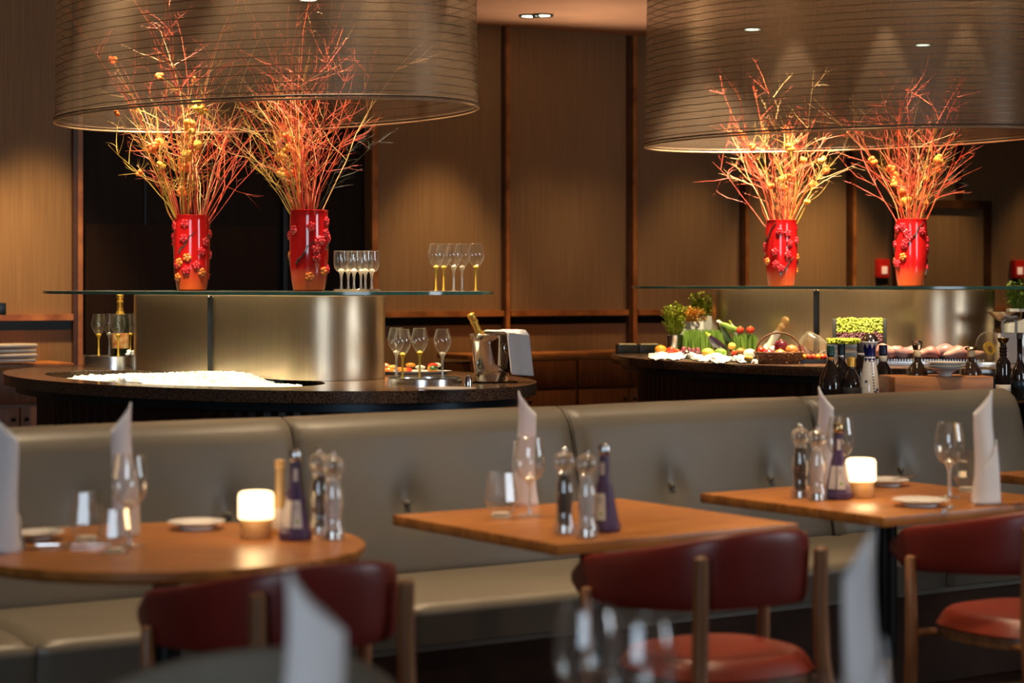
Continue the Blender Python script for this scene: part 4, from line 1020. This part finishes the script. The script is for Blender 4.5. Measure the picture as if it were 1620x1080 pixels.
def mill(loc, lab, core):
    t = thing('pepper_mill' if core == 'pepper' else 'salt_mill', loc, lab, 'mill', group='clear acrylic mills on the tables')
    MB().lathe([(0, 0), (.026, 0), (.028, .006), (.027, .022), (.021, .036), (.0195, .06), (.024, .085), (.022, .11), (.017, .135), (.019, .148), (.015, .152)], 28, cap=False).build('acrylic_body', 'acryl', parent=t)
    MB().lathe([(.0125, .152), (.02, .158), (.026, .170), (.0265, .180), (.021, .192), (.010, .198), (0, .199)], 28, cap=False).build('acrylic_head', 'acryl', parent=t)
    MB().lathe([(0, .022), (.0155, .022), (.0165, .05), (.0185, .08), (.0165, .12), (.0135, .143), (0, .143)], 20, cap=False).build('filling', core, parent=t)
    MB().lathe([(0, .002), (.020, .002), (.018, .018), (0, .020)], 20, cap=False).build('grinder', 'steelr', parent=t)
    MB().lathe([(0, .15), (.007, .15), (.007, .19), (0, .19)], 12, cap=False).build('spindle', 'chrome', parent=t)
    MB().ball((0, 0, .204), .0075, (1, 1, 1.0), 14, 10).build('knob', 'chrome', parent=t)
    return t
def sauce_bottle(loc, lab, rz=0, capm='steelr'):
    t = thing('sauce_bottle', loc, lab, 'bottle', rz=rz, group='purple condiment bottles')
    b = MB().lathe([(0, 0), (.038, 0), (.0415, .004), (.0415, .018), (.037, .024), (.0205, .112), (.015, .125), (.013, .15), (.0125, .19), (0, .19)], 8, cap=False, rot=pi/8)
    b.build('bottle_body', 'purple', parent=t, bevel=.002, angle=30)
    MB().lathe([(.0135, .188), (.0145, .190), (.0145, .212), (.012, .215), (0, .215)], 18, cap=False).build('cap', capm, parent=t)
    lab_ = MB()
    for k in (0, 1):   # faces of the octagon
        a0 = -pi/2-pi/8-k*pi/4; a1 = a0+pi/4
        def q(a, z):
            r = .037+(.0205-.037)*((z-.024)/.088)+.0012; return (r*cos(a), r*sin(a), z)
        lab_.add([q(a0+.06, .03), q(a1-.06, .03), q(a1-.06, .095), q(a0+.06, .095)], [(0, 1, 2, 3)])
    lo = lab_.build('front_label', 'label', parent=t, smooth=False, solid=.0008)
    mk = MB(); a0 = -pi/2-pi/8+pi/16
    for (z, w__) in ((.083, .005), (.078, .007), (.073, .004)):
        r = (.037+(.0205-.037)*((z-.024)/.088))*.935+.0022; a = -pi/2; mk.box((r*cos(a)-.002, r*sin(a), z), (w__, .0006, .0018))
    mk.build('print', 'ink', parent=lo, smooth=False)
    r = (.037-.0165*(.045-.024)/.088)*.935+.0022; MB().box((.0, -r, .046), (.009, .0006, .007)).build('green_mark', 'labelg', parent=lo, smooth=False)
    MB().box((-.001, -.0128, .155), (.010, .0012, .03)).build('neck_label', 'label', parent=t, smooth=False)
    return t
def table_lamp(loc, lab):
    t = thing('table_lamp', loc, lab, 'lamp', group='small glowing table lamps')
    MB().lathe([(0, 0), (.036, 0), (.038, .003), (.038, .043), (.036, .046), (0, .046)], 36, cap=False).build('wooden_base', 'lampw', parent=t)
    MB().lathe([(0, .046), (.0415, .046), (.043, .049), (.043, .100), (.040, .108), (.033, .111), (0, .112)], 36, cap=False).build('glowing_shade', 'shadee', parent=t)
    light('POINT', 'lamp_glow', (loc[0], loc[1]-.06, loc[2]+.09), loc, .25, (1, .62, .28), .03)
    return t
def side_plate(loc, lab, r=.072, knife=None, top=None):
    t = thing('side_plate', loc, lab, 'plate', group='small white side plates')
    MB().lathe([(0, .004), (r*.5, .004), (r*.52, 0), (r*.56, 0), (r*.58, .006), (r*.97, .017), (r, .0185), (r*.96, .0195), (r*.55, .010), (0, .009)], 44, cap=False).build('plate_dish', 'porcel', parent=t)
    return t
def cutlery(name, loc, lab, rz, L_=.20, tilt=0):
    t = thing(name, loc, lab, 'cutlery', rot=(0, tilt, rz), group='table cutlery')
    MB().box((-L_*.27, 0, .004), (L_*.46, .011, .006)).build('handle', 'chrome', parent=t, bevel=.0025)
    if name == 'knife': MB().add([(-L_*.04, -.007, .002), (L_*.40, -.008, .002), (L_*.5, .002, .002), (L_*.40, .006, .002), (-L_*.04, .006, .002), (-L_*.04, -.007, .004), (L_*.40, -.008, .004), (L_*.5, .002, .004), (L_*.40, .006, .004), (-L_*.04, .006, .004)], [(4, 3, 2, 1, 0), (5, 6, 7, 8, 9)]+[(i, (i+1) % 5, (i+1) % 5+5, i+5) for i in range(5)]).build('blade', 'chrome', parent=t, smooth=False)
    else:
        m_ = MB(); m_.box((L_*.06, 0, .004), (L_*.22, .006, .003)); m_.box((L_*.22, 0, .005), (L_*.10, .022, .003))
        for q in (-1, -.33, .33, 1): m_.box((L_*.35, q*.0095, .005), (L_*.18, .0028, .002))
        m_.build('tines', 'chrome', parent=t, smooth=False)
h = .7505
def T(x, y): p = P(x, y, .75); return (p[0], p[1], h)
# round table
napkin(T(4, 872), 'white standing napkin cut by the picture edge on the round table', pi, .325, .040)
napkin(T(194, 846), 'white standing napkin behind the wine glass on the round table', .5, .322, .029)
tumbler(T(137, 856), 'stemless tumbler beside the wine glass on the round table', 'stemless tumblers')
tumbler(T(182, 874), 'stemless tumbler in front of the wine glass on the round table', 'stemless tumblers', .85)
glass('table', T(205, 864), 'wine glass on the round table in front of the napkin', 'wine glasses on the dining tables')
side_plate(T(311, 836), 'white side plate by itself near the round table lamp')
side_plate(T(52, 853), 'white side plate behind the cutlery on the round table', .075)
table_lamp(T(405, 850), 'small glowing lamp with wooden base on the round table')
sauce_bottle(T(467, 853), 'purple faceted bottle beside the lamp on the round table', .25)
t = thing('oil_bottle', T(443, 843), 'golden oil bottle with cream label between lamp and purple bottle', 'bottle')
MB().lathe([(0, 0), (.026, 0), (.027, .004), (.025, .03), (.012, .10), (.0115, .16), (0, .16)], 20, cap=False).build('bottle_body', 'oliveb', parent=t)
MB().lathe([(.0125, .158), (.013, .16), (.013, .178), (0, .18)], 16, cap=False).build('stopper', 'lampw', parent=t)
MB().lathe([(.0268, .012), (.0262, .030), (.0205, .062), (.0200, .062)], 20, cap=False).build('front_label', 'label', parent=t)
mill(T(505, 845), 'clear pepper mill with dark peppercorns on the round table', 'pepper')
mill(T(527, 853), 'clear salt mill with white filling on the round table', 'salt')
cutlery('knife', T(70, 870), 'silver knife nearest the round table edge'.replace('nearest', 'close to'), .25, .22)
cutlery('fork', T(118, 864), 'silver fork lying across toward the tumblers on the round table', .12, .19)
cutlery('knife', (T(80, 850)[0]+.0, T(80, 850)[1], h+.02), 'small silver knife resting on the side plate by the cutlery', .5, .15)
# middle table
napkin(T(832, 799), 'white standing napkin behind the glasses on the middle table', pi+.3, .315, .029)
tumbler(T(793, 818), 'stemless tumbler at the corner of the middle table', 'stemless tumblers')
glass('table', T(838, 815), 'wine glass in front of the napkin on the middle table', 'wine glasses on the dining tables', scale=.97)
mill(T(893, 843), 'clear pepper mill with dark peppercorns on the middle table', 'pepper')
mill(T(928, 849), 'clear salt mill with white filling on the middle table', 'salt')
sauce_bottle(T(956, 840), 'purple faceted bottle beside the mills on the middle table', -.3)
# third table
napkin(T(1305, 768), 'white standing napkin behind the mills on the lamp table', pi-.2, .30, .026)
napkin(T(1557, 795), 'white standing napkin beside the wine glass on the lamp table', .1, .315, .031)
mill(T(1266, 787), 'clear pepper mill with dark peppercorns on the lamp table', 'pepper')
mill(T(1293, 791), 'clear salt mill with white filling on the lamp table', 'salt')
sauce_bottle(T(1326, 789), 'purple faceted bottle with a green mark on the lamp table', .1, 'brass')
table_lamp(T(1362, 786), 'small glowing lamp with wooden base between purple bottle and plates')
glass('table', T(1330, 772), 'wine glass half hidden behind the purple bottle on the lamp table', 'wine glasses on the dining tables')
glass('table', T(1502, 786), 'wine glass standing free beside the side plate on the lamp table', 'wine glasses on the dining tables')
tumbler(T(1531, 777), 'stemless tumbler between wine glass and napkin on the lamp table', 'stemless tumblers')
side_plate(T(1456, 800), 'white side plate at the front edge of the lamp table', .078)
side_plate(T(1402, 768), 'white side plate with a knife just past the table lamp', .07)
p = T(1415, 766); cutlery('knife', (p[0], p[1], h+.0205), 'silver knife resting on the plate just past the lamp', .05, .14)
cutlery('knife', T(1500, 806), 'silver knife lying between front plate and napkin', 1.2, .17)
cutlery('fork', T(1592, 800), 'silver fork lying beyond the napkin on the lamp table', .2, .19)
glass('table', T(1611, 778) if False else (T4[0]-.22, T4[1]-.12, h), 'wine glass on the table cut by the picture edge', 'wine glasses on the dining tables')
# table below the frame
napkin((-.212, 2.20, h), 'heavily blurred white napkin before the oxblood chair of the round table', pi, .305, .036)
napkin((.432, 2.55, h), 'heavily blurred white napkin in front of the black table column', .5, .31, .026)
glass('table', (.095, 2.60, h), 'heavily blurred wine glass standing behind the other at the bottom edge', 'blurred glasses at the bottom edge', scale=.95)
glass('table', (.155, 2.47, h), 'heavily blurred wine glass in front of the middle chair', 'blurred glasses at the bottom edge', scale=.98)
tumbler((.350, 2.45, h), 'heavily blurred tumbler top showing at the bottom edge', 'blurred glasses at the bottom edge', 1.18)
tumbler((.10, 2.40, h), 'heavily blurred tumbler beside the blurred wine glass', 'blurred glasses at the bottom edge', 1.1)

# ------------------------------------------------------------ bottle sideboard behind the banquette
SB = radians(33.5); sbo = (1.02, 8.42)      # start of the front top edge
SH = .85
t = thing('bottle_sideboard', (sbo[0], sbo[1], 0), 'dark sideboard with brass edged shelves behind the banquette end', 'sideboard', rz=SB)
MB().box((.93, .24, .835), (1.86, .48, .03)).build('sideboard_top', 'blackm', parent=t, bevel=.003)
MB().box((.93, -.004, .836), (1.86, .008, .012)).build('brass_edge', 'brass', parent=t)
MB().box((.93, .24, .70), (1.84, .46, .02)).build('shelf', 'cabinet', parent=t); MB().box((.93, -.004, .70), (1.86, .010, .03)).build('brass_edge', 'brass', parent=t)
MB().box((.93, .47, .41), (1.86, .02, .82)).build('back_panel', 'blackm', parent=t)
for x in (.01, .93, 1.85): MB().box((x, .24, .41), (.02, .46, .82)).build('side_panel', 'blackm', parent=t)
MB().box((.93, .24, .35), (1.84, .46, .02)).build('shelf', 'cabinet', parent=t); MB().box((.93, -.004, .35), (1.86, .010, .03)).build('brass_edge', 'brass', parent=t)
def on_sb(px, d):   # pixel column at depth d behind the front edge
    k = (px-CX)/F; ox, oy = sbo[0]-sin(SB)*d, sbo[1]+cos(SB)*d; u = (k*oy-ox)/(cos(SB)-k*sin(SB)); return (ox+u*cos(SB), oy+u*sin(SB), .851)
def bottle(px, d, prof, mb_, capm, capz, lab, name='spirit_bottle', lbl=None, extra=None):
    t = thing(name, on_sb(px, d), lab, 'bottle', group='bottles on the sideboard')
    MB().lathe([(0, 0)]+[q for q in prof if q[1] <= capz+1e-6], 28, cap=False).build('bottle_glass', mb_, parent=t)
    MB().lathe([(q[0]+.0008, q[1]) for q in prof if q[1] >= capz-1e-6]+[(0, prof[-1][1])], 20, cap=False).build('cap', capm, parent=t)
    if lbl: MB().lathe([(lbl[0], lbl[1]), (lbl[0]+.0006, lbl[1]+.001), (lbl[0]+.0006, lbl[2]), (lbl[0], lbl[2]+.001)], 28, cap=False).build('front_label', lbl[3], parent=t)
    return t
# heights: pixel top -> z ; scale about 380 px/m here
bottle(1314, .16, [(.045, 0), (.05, .01), (.052, .07), (.045, .11), (.028, .15), (.0155, .175), (.014, .20), (.0155, .205), (.0155, .245), (.013, .248)], 'darkb', mat('green_cap', (.01, .06, .05), .3, noise=.1), .205, 'black round bottle with a dark green cap, first behind the banquette', lbl=(.0145, .185, .198, 'squash'))
bottle(1331, .20, [(.042, 0), (.046, .01), (.048, .09), (.042, .13), (.026, .16), (.0155, .18), (.0145, .205), (.016, .21), (.016, .25), (.014, .253)], 'darkb', 'bluem', .21, 'black bottle with a silver ringed neck just behind the green capped one', lbl=(.0155, .19, .205, 'steelr'))
bottle(1347, .10, [(.038, 0), (.042, .01), (.042, .08), (.034, .115), (.018, .145), (.016, .155), (.0165, .158), (.0165, .195), (.0150, .198)], 'darkb', 'gold', .158, 'short dark bottle with a golden cap before the white ceramic bottle', lbl=(.043, .02, .07, 'ink'))
bottle(1362, .26, [(.036, 0), (.038, .01), (.038, .14), (.030, .17), (.0165, .19), (.0155, .205), (.017, .21), (.017, .25), (.015, .253)], 'darkb', 'ink', .21, 'black capped bottle half hidden behind the white ceramic bottle', lbl=(.0175, .200, .208, 'label'))
bottle(1397, .22, [(.038, 0), (.042, .01), (.042, .10), (.034, .14), (.018, .165), (.0165, .18), (.0165, .2), (.018, .203), (.018, .24), (.016, .243)], 'darkb', mat('navy_cap', (.012, .015, .06), .3, noise=.1), .203, 'dark bottle with a navy cap between the ceramic bottle and wooden box', lbl=(.0175, .17, .195, 'label'))
# white ceramic bottle
t = thing('ceramic_bottle', on_sb(1376, .08), 'tall white ceramic bottle with cobalt blue neck and silver ball stopper', 'bottle')
cp = [(0, 0), (.040, 0), (.044, .008), (.045, .05), (.041, .09), (.033, .14), (.026, .185), (.024, .20)]
MB().lathe(cp, 36, cap=False).build('ceramic_body', 'whitec', parent=t)
MB().lathe([(.0245, .19), (.0235, .21), (.026, .232), (.034, .256)], 36, cap=False).build('blue_neck', 'cobalt', parent=t)
m_ = MB()
for k in range(9):
    a = 2*pi*k/9; da = pi/9
    def q(aa, r, z): return (r*cos(aa), r*sin(aa), z)
    m_.add([q(a-da, .0368, .262), q(a+da, .0368, .262), q(a, .0285, .236), q(a, .0362, .262)], [(0, 3, 2), (3, 1, 2)])
    m_.add([q(a-da, .0258, .187), q(a+da, .0258, .187), q(a, .0285, .172)], [(0, 1, 2)]) if False else None
m_.build('white_zigzag', 'whitec', parent=t, smooth=False, fixn=False)
m_ = MB()
for k in range(9):
    a = 2*pi*k/9+.35; da = pi/9
    m_.add([(.0262*cos(a-da), .0262*sin(a-da), .194), (.0262*cos(a+da), .0262*sin(a+da), .194), (.0284*cos(a), .0284*sin(a), .178)], [(0, 1, 2)])
m_.build('blue_zigzag', 'cobalt', parent=t, smooth=False, fixn=False)
MB().lathe([(.034, .254), (.038, .262), (.036, .265), (.03, .265), (0, .265)], 36, cap=False).build('white_lip', 'whitec', parent=t)
m_ = MB(); m_.lathe([(.034*cos(i*pi/20), .266+.036*sin(i*pi/20)) for i in range(11)], 32, cap=False); m_.build('ball_stopper', 'chrome', parent=t)
def Rc(z):
    for a, b in zip(cp[1:], cp[2:]):
        if a[1] <= z <= b[1]: return a[0]+(b[0]-a[0])*(z-a[1])/(b[1]-a[1])
    return .03
m_ = MB()
for k in range(11):
    z = .178-.0125*k; a = -pi/2+.16+.012*k; r = Rc(z)+.0006
    c_ = Vector((r*cos(a), r*sin(a), z)); tg_ = Vector((-sin(a), cos(a), 0)); m_.tube([c_+tg_*-.004+Vector((0, 0, -.003)), c_+Vector((0, 0, .003)), c_+tg_*.003+Vector((0, 0, -.003))], .0011, 5)
for (az, zz) in ((-pi/2-.55, .095), (-pi/2+.62, .060), (-pi/2+.45, .050)):
    for q_ in range(6):
        r = Rc(zz)+.0004; c_ = Vector((r*cos(az), r*sin(az), zz)); tg_ = Vector((-sin(az), cos(az), 0)); an = q_*pi/3
        m_.tube([c_+(tg_*cos(an)+Vector((0, 0, 1))*sin(an))*.002, c_+(tg_*cos(an)+Vector((0, 0, 1))*sin(an))*.0065], .0013, 5)
m_.build('blue_motif', 'cobalt', parent=t)
# wooden box with plates and decanters
pb0 = on_sb(1408, .10); pb1 = on_sb(1567, .10)
k0 = .124
bx0 = at(1410, 8.62, 0); 
t = thing('wooden_crate', ((bx0[0]+.20), 8.74, .851), 'long reddish wooden box carrying decanters and small plates', 'box', rz=radians(6))
MB().box((.01, .0, k0/2), (.425, .24, k0)).build('box_body', 'boxw', parent=t, bevel=.006)
zb = .851+k0
def decanter(px, Z, lab, top):
    t = thing('decanter', at(px, Z, zb), lab, 'decanter', group='spirit decanters on the wooden box')
    MB().lathe([(0, 0), (.042, 0), (.045, .006), (.040, .022), (.024, .045), (.0135, .062), (.0125, .10)], 28, cap=False).build('spirit', 'amber', parent=t)
    MB().lathe([(.046, .0), (.046, .02), (.026, .047), (.0145, .064), (.0135, .105), (.016, .108)], 28, cap=False).build('decanter_glass', 'shelfg', parent=t)
    MB().lathe([(.0145, .078), (.0155, .08), (.0155, .10), (.0145, .102)], 24, cap=False).build('neck_ring', 'oil', parent=t)
    if top == 'crown':
        MB().lathe([(.013, .105), (.018, .110), (.022, .128), (.020, .132), (.024, .136), (.018, .146), (0, .148)], 12, cap=False).build('stopper', 'chrome', parent=t, smooth=False)
    else:
        MB().lathe([(.014, .104), (.024, .108), (.026, .114), (.022, .119), (0, .121)], 28, cap=False).build('stopper', 'oil' if 0 else 'brass', parent=t)
decanter(1451, 8.78, 'crystal stoppered decanter with a tall neck beside the plate stack', 'crown')
decanter(1536, 8.78, 'flat stoppered decanter at the far end of the wooden box', 'flat')
for i in range(3):
    o = MB().lathe([(0, 0), (.026, 0), (.030, .012), (.050, .026), (.084, .034), (.087, .037), (.050, .031), (0, .022)], 40, cap=False).build('small_plate', 'porcel', loc=(*at(1495, 8.68, 0)[:2], zb+.0005+i*.0115))
    if i == 0: pass
    tag(o, ['lowest footed white plate on the wooden box', 'middle footed white plate on the wooden box', 'topmost footed white plate on the wooden box'][i], 'plate', 'white plates stacked on the wooden box')
# tall bottles at the far end
t = bottle(1587, .05, [(.030, 0), (.033, .008), (.033, .15), (.029, .165), (.016, .182), (.0145, .19), (.018, .196), (.0145, .203), (.018, .210), (.0145, .217), (.018, .224), (.0135, .232), (.012, .245), (.020, .252), (.026, .268), (.024, .27), (.018, .262)], 'darkb', 'brass', .245, 'tall black bottle with a beaded neck and flared golden top', lbl=(.0335, .03, .06, 'label'))
bottle(1613, .05, [(.034, 0), (.037, .008), (.037, .10), (.033, .125), (.016, .155), (.0115, .17), (.011, .262), (.0125, .264), (.0125, .29), (.010, .292)], 'darkb', 'ink', .264, 'tall slim necked black wine bottle at the picture edge', name='wine_bottle', lbl=(.0375, .035, .075, 'bluem'))
for i, (px, dd) in enumerate(((1604, .14), (1618, .10))):
    p = on_sb(px, dd); glass('table', (p[0], p[1], .361), ['wine glass stored on the lower sideboard shelf, first', 'wine glass stored on the lower sideboard shelf, at the picture edge'][i], 'glasses on the sideboard shelf', scale=1.0)
for p in [k for k in protos]: pass
